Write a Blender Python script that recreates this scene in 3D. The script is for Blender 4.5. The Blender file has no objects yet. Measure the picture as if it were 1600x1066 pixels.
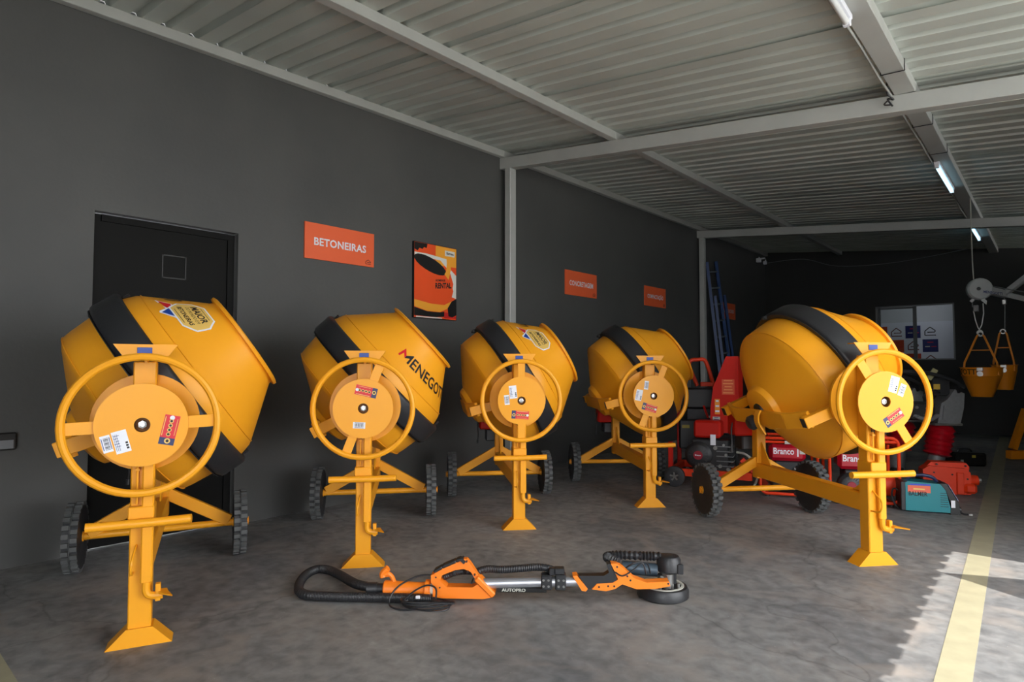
import bpy, bmesh, math, random
from mathutils import Vector, Matrix
random.seed(7)
SC = bpy.context.scene
COL = SC.collection
PI = math.pi
R = math.radians

# ------------------------------------------------------------------ camera
F_PX, CX, CY, HOR, VPX, CAMX, CAMH = 980.0, 800.0, 533.0, 574.0, 1650.0, 4.6886, 1.18
PITCH = math.atan((HOR - CY) / F_PX)
YAW = math.atan((VPX - CX) / F_PX * math.cos(PITCH))
cd = bpy.data.cameras.new('camera')
cam = bpy.data.objects.new('camera', cd); COL.objects.link(cam)
cam.location = (CAMX, 0, CAMH)
cam.rotation_euler = (PI / 2 + PITCH, 0, YAW)
cd.sensor_width = 36; cd.lens = F_PX / 1600 * 36
cd.clip_start = 0.05; cd.clip_end = 200
SC.camera = cam
C0 = Vector((CAMX, 0, CAMH))

# ------------------------------------------------------------------ light and exposure
w = bpy.data.worlds.new('world'); SC.world = w; w.use_nodes = True
bg = w.node_tree.nodes['Background']
bg.inputs[0].default_value = (0.95, 0.97, 1.0, 1)
bg.inputs[1].default_value = 2.4
sl = bpy.data.lights.new('sun', 'SUN'); sl.energy = 2.45; sl.angle = R(0.25); sl.color = (1.0, 0.95, 0.87)
sun = bpy.data.objects.new('sun', sl); COL.objects.link(sun)
SUN_DIR = Vector((0.75, 0.062, 1.0)).normalized()
sun.rotation_euler = SUN_DIR.to_track_quat('Z', 'Y').to_euler()
sun.location = (12, 3, 12)
SC.view_settings.view_transform = 'Standard'
SC.view_settings.look = 'None'
SC.view_settings.gamma = 1
SC.view_settings.use_curve_mapping = False
SC.view_settings.exposure = 1.54


# ------------------------------------------------------------------ helpers
def lin(c):
    c = c / 255.0
    return c / 12.92 if c <= 0.04045 else ((c + 0.055) / 1.055) ** 2.4

MATS = {}
def mat(name, rgb, rough=0.5, metal=0.0, var=0.08, scale=6.0, bump=0.0, bscale=60.0, spec=0.5, coat=0.0):
    """procedural principled material: srgb colour with a slow noise variation and optional fine relief"""
    if name in MATS: return MATS[name]
    m = bpy.data.materials.new(name); m.use_nodes = True
    nt = m.node_tree; b = nt.nodes['Principled BSDF']
    c = [lin(x) for x in rgb]
    tc = nt.nodes.new('ShaderNodeTexCoord')
    n = nt.nodes.new('ShaderNodeTexNoise'); n.inputs['Scale'].default_value = scale; n.inputs['Detail'].default_value = 4
    nt.links.new(tc.outputs['Object'], n.inputs['Vector'])
    mx = nt.nodes.new('ShaderNodeMix'); mx.data_type = 'RGBA'
    mx.inputs[6].default_value = (*[min(1, x * (1 + var)) for x in c], 1)
    mx.inputs[7].default_value = (*[x * (1 - var) for x in c], 1)
    nt.links.new(n.outputs['Fac'], mx.inputs[0])
    nt.links.new(mx.outputs[2], b.inputs['Base Color'])
    b.inputs['Roughness'].default_value = rough
    b.inputs['Metallic'].default_value = metal
    b.inputs['Specular IOR Level'].default_value = spec
    if coat: b.inputs['Coat Weight'].default_value = coat; b.inputs['Coat Roughness'].default_value = 0.15
    if bump:
        n2 = nt.nodes.new('ShaderNodeTexNoise'); n2.inputs['Scale'].default_value = bscale; n2.inputs['Detail'].default_value = 3
        nt.links.new(tc.outputs['Object'], n2.inputs['Vector'])
        bp = nt.nodes.new('ShaderNodeBump'); bp.inputs['Strength'].default_value = bump; bp.inputs['Distance'].default_value = 0.01
        nt.links.new(n2.outputs['Fac'], bp.inputs['Height']); nt.links.new(bp.outputs['Normal'], b.inputs['Normal'])
    MATS[name] = m
    return m

def emis(name, rgb, strength):
    if name in MATS: return MATS[name]
    m = bpy.data.materials.new(name); m.use_nodes = True
    b = m.node_tree.nodes['Principled BSDF']
    c = (*[lin(x) for x in rgb], 1)
    b.inputs['Base Color'].default_value = c
    b.inputs['Emission Color'].default_value = c
    b.inputs['Emission Strength'].default_value = strength
    MATS[name] = m
    return m

def xf(bm, verts, M):
    if M is not None: bmesh.ops.transform(bm, matrix=M, verts=verts)

def box(bm, cx, cy, cz, sx, sy, sz, bev=0.0, M=None, mi=0):
    r = bmesh.ops.create_cube(bm, size=1.0)
    vs = r['verts']
    for v in vs: v.co = Vector((cx + v.co.x * sx, cy + v.co.y * sy, cz + v.co.z * sz))
    fs = list({f for v in vs for f in v.link_faces})
    for f in fs: f.material_index = mi
    if bev > 0:
        es = list({e for v in vs for e in v.link_edges})
        rr = bmesh.ops.bevel(bm, geom=es, offset=bev, segments=1, affect='EDGES', profile=0.5)
        vs = list({v for f in rr['faces'] for v in f.verts} | {v for v in vs if v.is_valid})
        for f in rr['faces']: f.material_index = mi
    xf(bm, vs, M)
    return vs

def axis_mat(p0, p1):
    p0 = Vector(p0); p1 = Vector(p1); d = p1 - p0
    q = d.to_track_quat('Z', 'X')
    return Matrix.Translation(p0) @ q.to_matrix().to_4x4(), d.length

def beam(bm, p0, p1, a, b, roll=0.0, bev=0.0, mi=0):
    """rectangular bar from p0 to p1: a across (level), b upwards"""
    p0 = Vector(p0); d = Vector(p1) - p0; L = d.length; t = d / L
    up = Vector((0, 0, 1)) if abs(t.z) < 0.999 else Vector((1, 0, 0))
    sd = t.cross(up).normalized(); u = sd.cross(t)
    M = Matrix(((sd.x, u.x, t.x, p0.x), (sd.y, u.y, t.y, p0.y), (sd.z, u.z, t.z, p0.z), (0, 0, 0, 1)))
    M = M @ Matrix.Rotation(roll, 4, 'Z')
    return box(bm, 0, 0, L / 2, a, b, L, bev, M, mi)

def lathe(bm, prof, seg=32, M=None, closed=False, mi=0, a0=0.0, a1=2 * PI):
    """profile [(s, r)] turned about local Y"""
    full = abs(a1 - a0 - 2 * PI) < 1e-6
    n = seg if full else seg + 1
    rings = []
    for s, r in prof:
        if r < 1e-6: rings.append([bm.verts.new((0, s, 0))])
        else: rings.append([bm.verts.new((r * math.cos(a0 + (a1 - a0) * k / seg), s, r * math.sin(a0 + (a1 - a0) * k / seg))) for k in range(n)])
    pairs = list(zip(rings[:-1], rings[1:]))
    if closed: pairs.append((rings[-1], rings[0]))
    for A, B in pairs:
        for k in range(seg):
            k2 = (k + 1) % n
            if len(A) == 1 and len(B) == 1: continue
            if len(A) == 1: f = (A[0], B[k2], B[k])
            elif len(B) == 1: f = (A[k], A[k2], B[0])
            else: f = (A[k], A[k2], B[k2], B[k])
            try: bm.faces.new(f).material_index = mi
            except ValueError: pass
    vs = [v for ring in rings for v in ring]
    xf(bm, vs, M)
    return vs

Y2Z = Matrix.Rotation(PI / 2, 4, 'X')      # lathe axis Y -> Z
Y2X = Matrix.Rotation(-PI / 2, 4, 'Z')     # lathe axis Y -> X

def cyl(bm, p0, p1, r0, r1=None, seg=14, mi=0):
    if r1 is None: r1 = r0
    M, L = axis_mat(p0, p1)
    return lathe(bm, [(0, 0), (0, r0), (L, r1), (L, 0)], seg, M @ Y2Z, mi=mi)

def smooth_path(pts, n=8, closed=False):
    P = [Vector(p) for p in pts]; out = []
    N = len(P)
    rng = range(N) if closed else range(N - 1)
    for i in rng:
        if closed: p0, p1, p2, p3 = P[i - 1], P[i], P[(i + 1) % N], P[(i + 2) % N]
        else: p0, p1, p2, p3 = P[max(i - 1, 0)], P[i], P[i + 1], P[min(i + 2, N - 1)]
        for k in range(n):
            t = k / n
            out.append(0.5 * ((2 * p1) + (-p0 + p2) * t + (2 * p0 - 5 * p1 + 4 * p2 - p3) * t * t + (-p0 + 3 * p1 - 3 * p2 + p3) * t ** 3))
    if not closed: out.append(P[-1])
    return out

def tube(bm, pts, r, seg=8, closed=False, mi=0, rfun=None, M=None):
    P = [Vector(p) for p in pts]; N = len(P)
    up = None; rings = []
    for i in range(N):
        if closed: t = P[(i + 1) % N] - P[i - 1]
        else: t = P[min(i + 1, N - 1)] - P[max(i - 1, 0)]
        if t.length < 1e-9: t = Vector((0, 0, 1))
        t.normalize()
        if up is None:
            up = Vector((0, 0, 1)) if abs(t.z) < 0.9 else Vector((1, 0, 0))
        up = (up - t * up.dot(t))
        if up.length < 1e-6: up = t.orthogonal()
        up.normalize(); sd = t.cross(up)
        rr = rfun(i) if rfun else r
        rings.append([bm.verts.new(P[i] + up * (rr * math.cos(2 * PI * k / seg)) + sd * (rr * math.sin(2 * PI * k / seg))) for k in range(seg)])
    rng = range(N) if closed else range(N - 1)
    for i in rng:
        A, B = rings[i], rings[(i + 1) % N]
        for k in range(seg):
            bm.faces.new((A[k], B[k], B[(k + 1) % seg], A[(k + 1) % seg])).material_index = mi
    if not closed:
        for ring, rev in ((rings[0], False), (rings[-1], True)):
            bm.faces.new(ring if not rev else ring[::-1]).material_index = mi
    vs = [v for ring in rings for v in ring]
    xf(bm, vs, M)
    return vs

def prism(bm, poly, t, M=None, mi=0):
    """2D polygon in XZ (x, z), thickness t along Y centred"""
    a = [bm.verts.new((x, -t / 2, z)) for x, z in poly]
    b = [bm.verts.new((x, t / 2, z)) for x, z in poly]
    n = len(poly)
    fs = [bm.faces.new(a), bm.faces.new(b[::-1])]
    for k in range(n): fs.append(bm.faces.new((a[k], b[k], b[(k + 1) % n], a[(k + 1) % n])))
    for f in fs: f.material_index = mi
    xf(bm, a + b, M)
    return a + b

def path_mesh_corr(length, step, r, dr):
    return lambda i: r + dr * (1 if i % 2 else -1)

MESH = {}
def obj(name, bm, m, parent=None, loc=None, rot=None, ang=35, key=None, M=None):
    if key and key in MESH and bm is None: me = MESH[key]
    else:
        me = bpy.data.meshes.new(name)
        bmesh.ops.recalc_face_normals(bm, faces=bm.faces[:])
        bm.to_mesh(me); bm.free()
        for x in (m if isinstance(m, (list, tuple)) else [m]): me.materials.append(x)
        me.shade_smooth()
        me.set_sharp_from_angle(angle=R(ang))
        if key: MESH[key] = me
    o = bpy.data.objects.new(name, me); COL.objects.link(o)
    if parent is not None: o.parent = parent
    if M is not None: o.matrix_local = M
    if loc is not None: o.location = loc
    if rot is not None: o.rotation_euler = rot
    return o

def part(name, key, fn, m, parent, loc=None, rot=None, ang=35):
    """a part whose mesh is shared between alike things"""
    bm = None
    if key not in MESH:
        bm = bmesh.new(); fn(bm)
    return obj(name, bm, m, parent, loc, rot, ang, key)

def tag(o, label, cat, group=None):
    o['label'] = label; o['category'] = cat
    if group: o['group'] = group
    return o

def thing(name, label, cat, loc=(0, 0, 0), rz=0.0, group=None):
    o = bpy.data.objects.new(name, None); COL.objects.link(o)
    o.empty_display_size = 0.1
    o.location = loc; o.rotation_euler = (0, 0, rz)
    return tag(o, label, cat, group)

def struct(o):
    o['kind'] = 'structure'; return o

_tc = {}
def text_mesh(txt, size, bold=0.0, spacing=1.0):
    """flat filled text outline as (verts, faces), centred in x, baseline 0"""
    k = (txt, size, bold, spacing)
    if k in _tc: return _tc[k]
    cu = bpy.data.curves.new('lettering', 'FONT')
    cu.body = txt; cu.size = size; cu.offset = bold; cu.space_character = spacing; cu.resolution_u = 3
    o = bpy.data.objects.new('lettering', cu); COL.objects.link(o)
    dg = bpy.context.evaluated_depsgraph_get()
    me = bpy.data.meshes.new_from_object(o.evaluated_get(dg))
    vs = [tuple(v.co) for v in me.vertices]; fs = [tuple(p.vertices) for p in me.polygons]
    bpy.data.objects.remove(o); bpy.data.curves.remove(cu); bpy.data.meshes.remove(me)
    x0 = min(v[0] for v in vs); x1 = max(v[0] for v in vs)
    vs = [(v[0] - (x0 + x1) / 2, v[1]) for v in vs]
    _tc[k] = (vs, fs, x1 - x0)
    return _tc[k]

def add_text(bm, txt, size, fn, bold=0.0, width=None, mi=0, spacing=1.0):
    vs, fs, wd = text_mesh(txt, size, bold, spacing)
    k = width / wd if width else 1.0
    bv = [bm.verts.new(fn(x * k, y)) for x, y in vs]
    for f in fs:
        try: bm.faces.new([bv[i] for i in f]).material_index = mi
        except ValueError: pass

def add_rect(bm, x, y, wd, ht, fn, mi=0, rot=0.0, n=1):
    c, s = math.cos(rot), math.sin(rot)
    g = [[bm.verts.new(fn(x + c * (i / n - .5) * wd - s * (j - .5) * ht, y + s * (i / n - .5) * wd + c * (j - .5) * ht)) for j in (0, 1)] for i in range(n + 1)]
    for i in range(n): bm.faces.new((g[i][0], g[i + 1][0], g[i + 1][1], g[i][1])).material_index = mi

def add_poly(bm, pts, fn, mi=0):
    bm.faces.new([bm.verts.new(fn(x, y)) for x, y in pts]).material_index = mi

def add_disc(bm, x, y, rx, fn, mi=0, ry=None, seg=14, rot=0.0):
    ry = ry or rx; c, s = math.cos(rot), math.sin(rot)
    add_poly(bm, [(x + c * rx * math.cos(2 * PI * k / seg) - s * ry * math.sin(2 * PI * k / seg),
                   y + s * rx * math.cos(2 * PI * k / seg) + c * ry * math.sin(2 * PI * k / seg)) for k in range(seg)], fn, mi)

def C_ray(x, y):
    cp, sp = math.cos(PITCH), math.sin(PITCH); cy, sy = math.cos(YAW), math.sin(YAW)
    fw = Vector((-sy * cp, cy * cp, sp)); rt = Vector((cy, sy, 0)); up = rt.cross(fw)
    return fw * F_PX + rt * (x - CX) - up * (y - CY)
def at_floor(x, y):
    d = C_ray(x, y); return C0 + d * (-C0.z / d.z)
def at_y(x, y, Y):
    d = C_ray(x, y); return C0 + d * (Y / d.y)


# ------------------------------------------------------------------ materials
YEL = mat('yellow_enamel', (236, 160, 32), 0.40, 0, 0.05, 4, 0.03, 30, spec=0.28, coat=0.06)
BLK = mat('black_plastic', (38, 39, 42), 0.42, 0, 0.15, 8, 0.08, 90)
RUB = mat('tyre_rubber', (44, 45, 48), 0.62, 0, 0.25, 14, 0.15, 80)
TREAD = mat('highlight_tread_rubber', (84, 86, 86), 0.7, 0, 0.2, 14)  # lug highlights put into the colour as a paler rubber
STEEL = mat('bare_steel', (170, 170, 168), 0.3, 0.9, 0.15, 30)
DARKMETAL = mat('dark_metal', (58, 58, 60), 0.45, 0.6, 0.2, 20)
BROWN = mat('bolt_recess_brown', (120, 74, 28), 0.6, 0.2, 0.3, 40)  # dark brown lining of the bolt hole
WHITE = mat('white_label', (226, 228, 236), 0.5, 0, 0.03)
INK = mat('dark_print', (22, 22, 26), 0.55, 0, 0.02)
INKBLUE = mat('blue_grey_print', (70, 84, 130), 0.55, 0, 0.02)
REDP = mat('red_print', (208, 22, 40), 0.45, 0, 0.03)
NAVY = mat('navy_print', (34, 46, 92), 0.45, 0, 0.03)
BLUEP = mat('blue_print', (16, 62, 150), 0.4, 0, 0.03)
CREAM = mat('cream_print', (228, 188, 98), 0.45, 0, 0.03)
GREYP = mat('grey_print', (190, 190, 180), 0.5, 0, 0.03)
RED = mat('red_enamel', (190, 26, 12), 0.5, 0, 0.08, 6, 0.03, spec=0.25)
ORRED = mat('orange_red_enamel', (222, 58, 18), 0.45, 0, 0.08, 6, 0.03, spec=0.3)
ORANGE = mat('orange_plastic', (255, 132, 30), 0.42, 0, 0.05, 8, 0.05, 60)
ALU = mat('brushed_aluminium', (188, 190, 198), 0.38, 0.75, 0.06, 20)
GREYMETAL = mat('cast_grey_metal', (120, 122, 124), 0.5, 0.3, 0.2, 30, 0.1, 50)
TEAL = mat('teal_enamel', (0, 122, 132), 0.4, 0, 0.05)
GALV = mat('grey_painted_steel', (178, 180, 176), 0.5, 0.1, 0.12, 5, 0.05, 20)


# ------------------------------------------------------------------ setting
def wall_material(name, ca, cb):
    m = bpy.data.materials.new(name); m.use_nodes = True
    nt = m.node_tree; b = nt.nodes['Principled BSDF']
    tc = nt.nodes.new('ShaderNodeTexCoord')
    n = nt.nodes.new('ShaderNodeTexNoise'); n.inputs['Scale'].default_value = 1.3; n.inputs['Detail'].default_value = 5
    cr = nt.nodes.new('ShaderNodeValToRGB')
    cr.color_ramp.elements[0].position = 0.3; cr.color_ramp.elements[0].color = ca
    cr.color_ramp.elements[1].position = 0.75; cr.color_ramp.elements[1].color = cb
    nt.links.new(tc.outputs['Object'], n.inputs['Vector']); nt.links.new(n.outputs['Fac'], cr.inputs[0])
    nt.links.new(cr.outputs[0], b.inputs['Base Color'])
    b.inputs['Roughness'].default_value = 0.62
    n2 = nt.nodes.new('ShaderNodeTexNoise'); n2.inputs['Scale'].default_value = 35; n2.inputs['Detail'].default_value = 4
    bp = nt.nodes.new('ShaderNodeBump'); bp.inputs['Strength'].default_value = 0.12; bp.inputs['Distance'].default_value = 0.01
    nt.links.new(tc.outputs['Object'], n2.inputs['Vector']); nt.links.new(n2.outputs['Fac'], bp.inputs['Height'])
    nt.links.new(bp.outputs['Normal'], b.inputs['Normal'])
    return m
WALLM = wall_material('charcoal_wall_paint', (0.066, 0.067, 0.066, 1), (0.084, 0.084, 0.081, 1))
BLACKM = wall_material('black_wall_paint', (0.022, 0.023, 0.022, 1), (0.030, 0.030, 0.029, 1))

def floor_material():
    m = bpy.data.materials.new('worn_concrete_floor'); m.use_nodes = True
    nt = m.node_tree; b = nt.nodes['Principled BSDF']; L = nt.links.new
    tc = nt.nodes.new('ShaderNodeTexCoord')
    def noise(sc, det, dist=0.0):
        n = nt.nodes.new('ShaderNodeTexNoise'); n.inputs['Scale'].default_value = sc; n.inputs['Detail'].default_value = det
        n.inputs['Distortion'].default_value = dist
        L(tc.outputs['Object'], n.inputs['Vector']); return n
    def ramp(src, p0, c0, p1, c1):
        r = nt.nodes.new('ShaderNodeValToRGB')
        r.color_ramp.elements[0].position = p0; r.color_ramp.elements[0].color = (*c0, 1)
        r.color_ramp.elements[1].position = p1; r.color_ramp.elements[1].color = (*c1, 1)
        L(src, r.inputs[0]); return r
    def mix(fac, a, bb, mode='MIX'):
        x = nt.nodes.new('ShaderNodeMix'); x.data_type = 'RGBA'; x.blend_type = mode
        if isinstance(fac, float): x.inputs[0].default_value = fac
        else: L(fac, x.inputs[0])
        L(a, x.inputs[6]); L(bb, x.inputs[7]); return x.outputs[2]
    base = ramp(noise(0.9, 6, 0.6).outputs['Fac'], 0.32, (0.150, 0.155, 0.164), 0.68, (0.275, 0.272, 0.268))
    fine = ramp(noise(14, 8, 0.3).outputs['Fac'], 0.3, (0.66, 0.66, 0.67), 0.72, (1.22, 1.22, 1.21))
    c = mix(1.0, base.outputs[0], fine.outputs[0], 'MULTIPLY')
    dusty = ramp(noise(2.3, 8, 1.4).outputs['Fac'], 0.50, (0, 0, 0), 0.72, (0.75, 0.75, 0.75))
    dcol = nt.nodes.new('ShaderNodeRGB'); dcol.outputs[0].default_value = (0.30, 0.268, 0.245, 1)
    c = mix(dusty.outputs[0], c, dcol.outputs[0])
    # thin wandering cracks and scuffs
    v = nt.nodes.new('ShaderNodeTexVoronoi'); v.feature = 'DISTANCE_TO_EDGE'; v.inputs['Scale'].default_value = 0.55
    nz = noise(1.6, 5)
    av = nt.nodes.new('ShaderNodeVectorMath'); av.operation = 'ADD'
    sv = nt.nodes.new('ShaderNodeVectorMath'); sv.operation = 'SCALE'; sv.inputs[3].default_value = 0.7
    L(nz.outputs['Color'], sv.inputs[0]); L(tc.outputs['Object'], av.inputs[0]); L(sv.outputs[0], av.inputs[1]); L(av.outputs[0], v.inputs['Vector'])
    cr = ramp(v.outputs['Distance'], 0.0, (0.72, 0.72, 0.72), 0.006, (1, 1, 1))
    c = mix(1.0, c, cr.outputs[0], 'MULTIPLY')
    sp = ramp(noise(55, 3).outputs['Fac'], 0.70, (1, 1, 1), 0.76, (1.5, 1.5, 1.5))
    c = mix(1.0, c, sp.outputs[0], 'MULTIPLY')
    L(c, b.inputs['Base Color'])
    rr = ramp(noise(3.2, 5).outputs['Fac'], 0.3, (0.5, 0.5, 0.5), 0.7, (0.78, 0.78, 0.78))
    L(rr.outputs[0], b.inputs['Roughness'])
    bp = nt.nodes.new('ShaderNodeBump'); bp.inputs['Strength'].default_value = 0.25; bp.inputs['Distance'].default_value = 0.01
    L(noise(24, 8).outputs['Fac'], bp.inputs['Height']); L(bp.outputs['Normal'], b.inputs['Normal'])
    return m

bm = bmesh.new(); box(bm, 3.45, 2.0, -0.05, 7.7, 28.0, 0.1)
floor = struct(obj('floor', bm, floor_material()))

bm = bmesh.new(); box(bm, 18.3, 2.0, -0.05, 22.0, 40.0, 0.1)
struct(obj('bounce_pavement', bm, mat('pale_bounce_concrete', (188, 186, 180), 0.8, 0, 0.12, 1.5, 0.1, 12)))  # unseen pale slab added to bounce sunlight up to the ceiling

XR, XR2, YB, YS = 6.39, 7.2, 13.75, 5.10   # roof edge bay 1, right wall bays 2-3, back wall, start of the closed bays
def zb(y):                                   # underside of the purlins at the wall
    pts = [(-2.0, 3.42), (5.2, 3.545), (10.35, 3.57), (14.5, 3.575)]
    for (a, za), (b_, zc) in zip(pts[:-1], pts[1:]):
        if y <= b_: return za + (zc - za) * (y - a) / (b_ - a)
    return pts[-1][1]
SL = -0.1                                    # roof fall away from the wall
PH = 0.075                                   # purlin height

DY0, DY1, DZ = 1.274, 2.222, 2.20
bm = bmesh.new()
def wallbox(y0, y1, z0, z1): box(bm, -0.11, (y0 + y1) / 2, (z0 + z1) / 2, 0.22, y1 - y0, z1 - z0)
wallbox(-2.7, DY0, 0, 3.75); wallbox(DY1, YB + 0.2, 0, 3.75); wallbox(DY0, DY1, DZ, 3.75)
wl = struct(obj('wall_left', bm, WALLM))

# back wall with window opening
WX0, WX1, WZ0, WZ1 = 2.08, 3.33, 1.315, 2.345
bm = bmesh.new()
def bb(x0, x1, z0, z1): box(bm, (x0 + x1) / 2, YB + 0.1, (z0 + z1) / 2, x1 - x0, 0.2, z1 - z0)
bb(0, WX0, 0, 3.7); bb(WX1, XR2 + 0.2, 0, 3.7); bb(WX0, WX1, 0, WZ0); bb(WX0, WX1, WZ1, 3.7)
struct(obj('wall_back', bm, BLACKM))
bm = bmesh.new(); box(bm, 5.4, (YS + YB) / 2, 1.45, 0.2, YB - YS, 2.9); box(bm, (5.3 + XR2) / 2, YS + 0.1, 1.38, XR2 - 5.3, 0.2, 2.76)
struct(obj('wall_right_blocker', bm, BLACKM))  # unseen wall brought in close to block light from the far bays
bm = bmesh.new(); box(bm, 2.2, -2.6, 1.85, 5.0, 0.2, 3.7); box(bm, 6.5, 0.1, 1.85, 0.2, 1.9, 3.7)
struct(obj('wall_front_blocker', bm, WALLM))  # unseen wall and side panel, sized to hold back incoming light

# black door in its recess
DOORM = mat('black_satin_door_paint', (16, 16, 15), 0.6, 0, 0.25, 3, 0.12, 12, spec=0.15)
bm = bmesh.new(); box(bm, -0.085, (DY0 + DY1) / 2, DZ / 2, 0.04, DY1 - DY0 - 0.012, DZ - 0.012, 0.003)
door = struct(obj('door_1', bm, DOORM))
bm = bmesh.new()
box(bm, -0.058, DY1 - 0.03, DZ / 2, 0.014, 0.05, DZ - 0.02); box(bm, -0.058, (DY0 + DY1) / 2, DZ - 0.03, 0.014, DY1 - DY0 - 0.11, 0.045)
box(bm, -0.058, DY0 + 0.02, DZ / 2, 0.014, 0.03, DZ - 0.02)
obj('door_frame', bm, DOORM, door)
bm = bmesh.new()
for z in (1.975, 1.815): box(bm, -0.0635, 1.79, z, 0.006, 0.16, 0.008)
for y in (1.712, 1.868): box(bm, -0.0635, y, 1.895, 0.006, 0.008, 0.168)
obj('inspection_plate_frame', bm, mat('door_plate_edge', (25, 25, 24), 0.5, 0, 0.2), door)

# roof: corrugated sheets, purlins, beams, columns
ROOFM = mat('galvanised_roof_sheet', (200, 206, 199), 0.48, 0.15, 0.18, 1.6, 0.03, 20)
ceil = bpy.data.objects.new('ceiling', None); COL.objects.link(ceil); ceil['kind'] = 'structure'
PITCH_RIB, SHEET_N = 0.185, 6
y = 1.87 - 4 * PITCH_RIB * SHEET_N
k = 0
while y < YB:
    x1 = XR if y + PITCH_RIB * SHEET_N <= 5.35 else XR2
    prof = []
    for j in range(SHEET_N):
        y0 = y + j * PITCH_RIB
        prof += [(y0, 0), (y0 + 0.115, 0), (y0 + 0.135, 0.042), (y0 + 0.165, 0.042)]
    prof.append((y + SHEET_N * PITCH_RIB + 0.03, 0))
    bm = bmesh.new()
    lo = 0.0015 * (k % 2)
    rows = []
    for x in (0.004, x1):
        rows.append([bm.verts.new((x, py, zb(py) + SL * x + PH + pz + lo)) for py, pz in prof])
        rows.append([bm.verts.new((x, py, zb(py) + SL * x + PH + pz + lo + 0.0012)) for py, pz in prof])
    for j in range(len(prof) - 1):
        bm.faces.new((rows[0][j], rows[2][j], rows[2][j + 1], rows[0][j + 1]))
        bm.faces.new((rows[1][j], rows[1][j + 1], rows[3][j + 1], rows[3][j]))
        bm.faces.new((rows[2][j], rows[3][j], rows[3][j + 1], rows[2][j + 1]))
        bm.faces.new((rows[0][j], rows[0][j + 1], rows[1][j + 1], rows[1][j]))
    obj('roof_sheet', bm, ROOFM, ceil, ang=20)
    y += PITCH_RIB * SHEET_N; k += 1

def trim(n, bm, m=GALV): return struct(obj('trim_%d' % n, bm, m))
def purlin(x, y0, y1, wd, h=PH):
    bm = bmesh.new()
    z0, z1 = zb(y0) + SL * x, zb(y1) + SL * x
    beam(bm, (x, y0, z0 + h / 2), (x, y1, z1 + h / 2), wd, h, 0, 0.004)
    return bm
tn = 1
for (ya, yb_) in ((-2.6, 5.2), (5.2, 10.35), (10.35, YB)):
    for x, wd in ((0.035, 0.06), (1.48, 0.075), (3.92, 0.13)):
        trim(tn, purlin(x, ya, yb_, wd)); tn += 1
for y in (5.25, 10.40):          # portal beams
    bm = bmesh.new(); z = zb(y) - 0.066
    beam(bm, (-0.06, y, z + 0.006), (XR2 - 0.01, y, z + SL * XR2), 0.1, 0.125, 0, 0.004)
    trim(tn, bm); tn += 1
    bm = bmesh.new(); zt = zb(y) - 0.135
    box(bm, 0.115 if y < 8 else 0.075, y, zt / 2, 0.085, 0.10, zt, 0.006)
    trim(tn, bm); tn += 1

_p = [at_floor(1484, 897), at_floor(1600, 907), at_floor(1600, 934)]  # added unseen plate, shaped to cast the wedge shadow on the floor
_h = 2.86; _d = SUN_DIR * (_h / SUN_DIR.z)
bm = bmesh.new()
_a, _b, _c = [q + _d for q in _p]
_b2 = _a + (_b - _a) * 4.0; _c2 = _a + (_c - _a) * 4.0
_lo = [bm.verts.new((q.x, q.y, _h)) for q in (_a, _c2, _b2)]; _hi = [bm.verts.new((q.x, q.y, _h + .06)) for q in (_a, _c2, _b2)]
bm.faces.new(_lo); bm.faces.new(_hi)
for i in range(3): bm.faces.new((_lo[i], _lo[(i + 1) % 3], _hi[(i + 1) % 3], _hi[i]))
trim(tn, bm); tn += 1

# window: frame, sliding sash with its pane, the lit office behind
WINM = mat('window_frame_grey', (128, 132, 134), 0.4, 0.3, 0.05)
bm = bmesh.new()
for x in (WX0 + 0.02, WX1 - 0.012): box(bm, x, YB + 0.03, (WZ0 + WZ1) / 2, 0.04 if x < 3 else 0.024, 0.08, WZ1 - WZ0)
for z in (WZ0 + 0.012, WZ1 - 0.012): box(bm, (WX0 + WX1) / 2, YB + 0.03, z, WX1 - WX0, 0.08, 0.024)
win = struct(obj('window_1', bm, WINM))
bm = bmesh.new(); sx1 = WX0 + 0.635
for x in (WX0 + 0.06, sx1): box(bm, x, YB + 0.045, (WZ0 + WZ1) / 2, 0.03 if x < 2.5 else 0.06, 0.03, WZ1 - WZ0 - 0.05)
for z in (WZ0 + 0.04, WZ1 - 0.045): box(bm, (WX0 + 0.06 + sx1) / 2, YB + 0.045, z, sx1 - WX0 - 0.06, 0.03, 0.03)
sash = obj('sash', bm, mat('window_sash_grey', (96, 100, 100), 0.4, 0.3, 0.05), win)
GLASS = bpy.data.materials.new('clear_pane'); GLASS.use_nodes = True
_b = GLASS.node_tree.nodes['Principled BSDF']
_b.inputs['Base Color'].default_value = (0.78, 0.8, 0.78, 1); _b.inputs['Transmission Weight'].default_value = 1
_b.inputs['Roughness'].default_value = 0.02; _b.inputs['IOR'].default_value = 1.1
bm = bmesh.new(); box(bm, (WX0 + 0.075 + sx1 - 0.03) / 2, YB + 0.045, (WZ0 + WZ1) / 2, sx1 - 0.03 - WX0 - 0.075, 0.005, WZ1 - WZ0 - 0.11)
obj('pane', bm, GLASS, sash)
OFFM = mat('office_white_paint', (206, 210, 214), 0.7, 0, 0.03)
bm = bmesh.new()
OY = YB + 1.9
box(bm, 2.9, OY + 0.05, 1.5, 4.0, 0.1, 3.0); box(bm, 0.95, YB + 1.1, 1.5, 0.1, 1.7, 3.0); box(bm, 4.85, YB + 1.1, 1.5, 0.1, 1.7, 3.0)
box(bm, 2.9, YB + 1.1, 3.05, 4.0, 1.8, 0.1)
struct(obj('wall_office', bm, OFFM))
al = bpy.data.lights.new('office_lamp', 'POINT'); al.energy = 1.9; al.shadow_soft_size = 0.15; al.color = (0.9, 0.95, 1)
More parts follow.
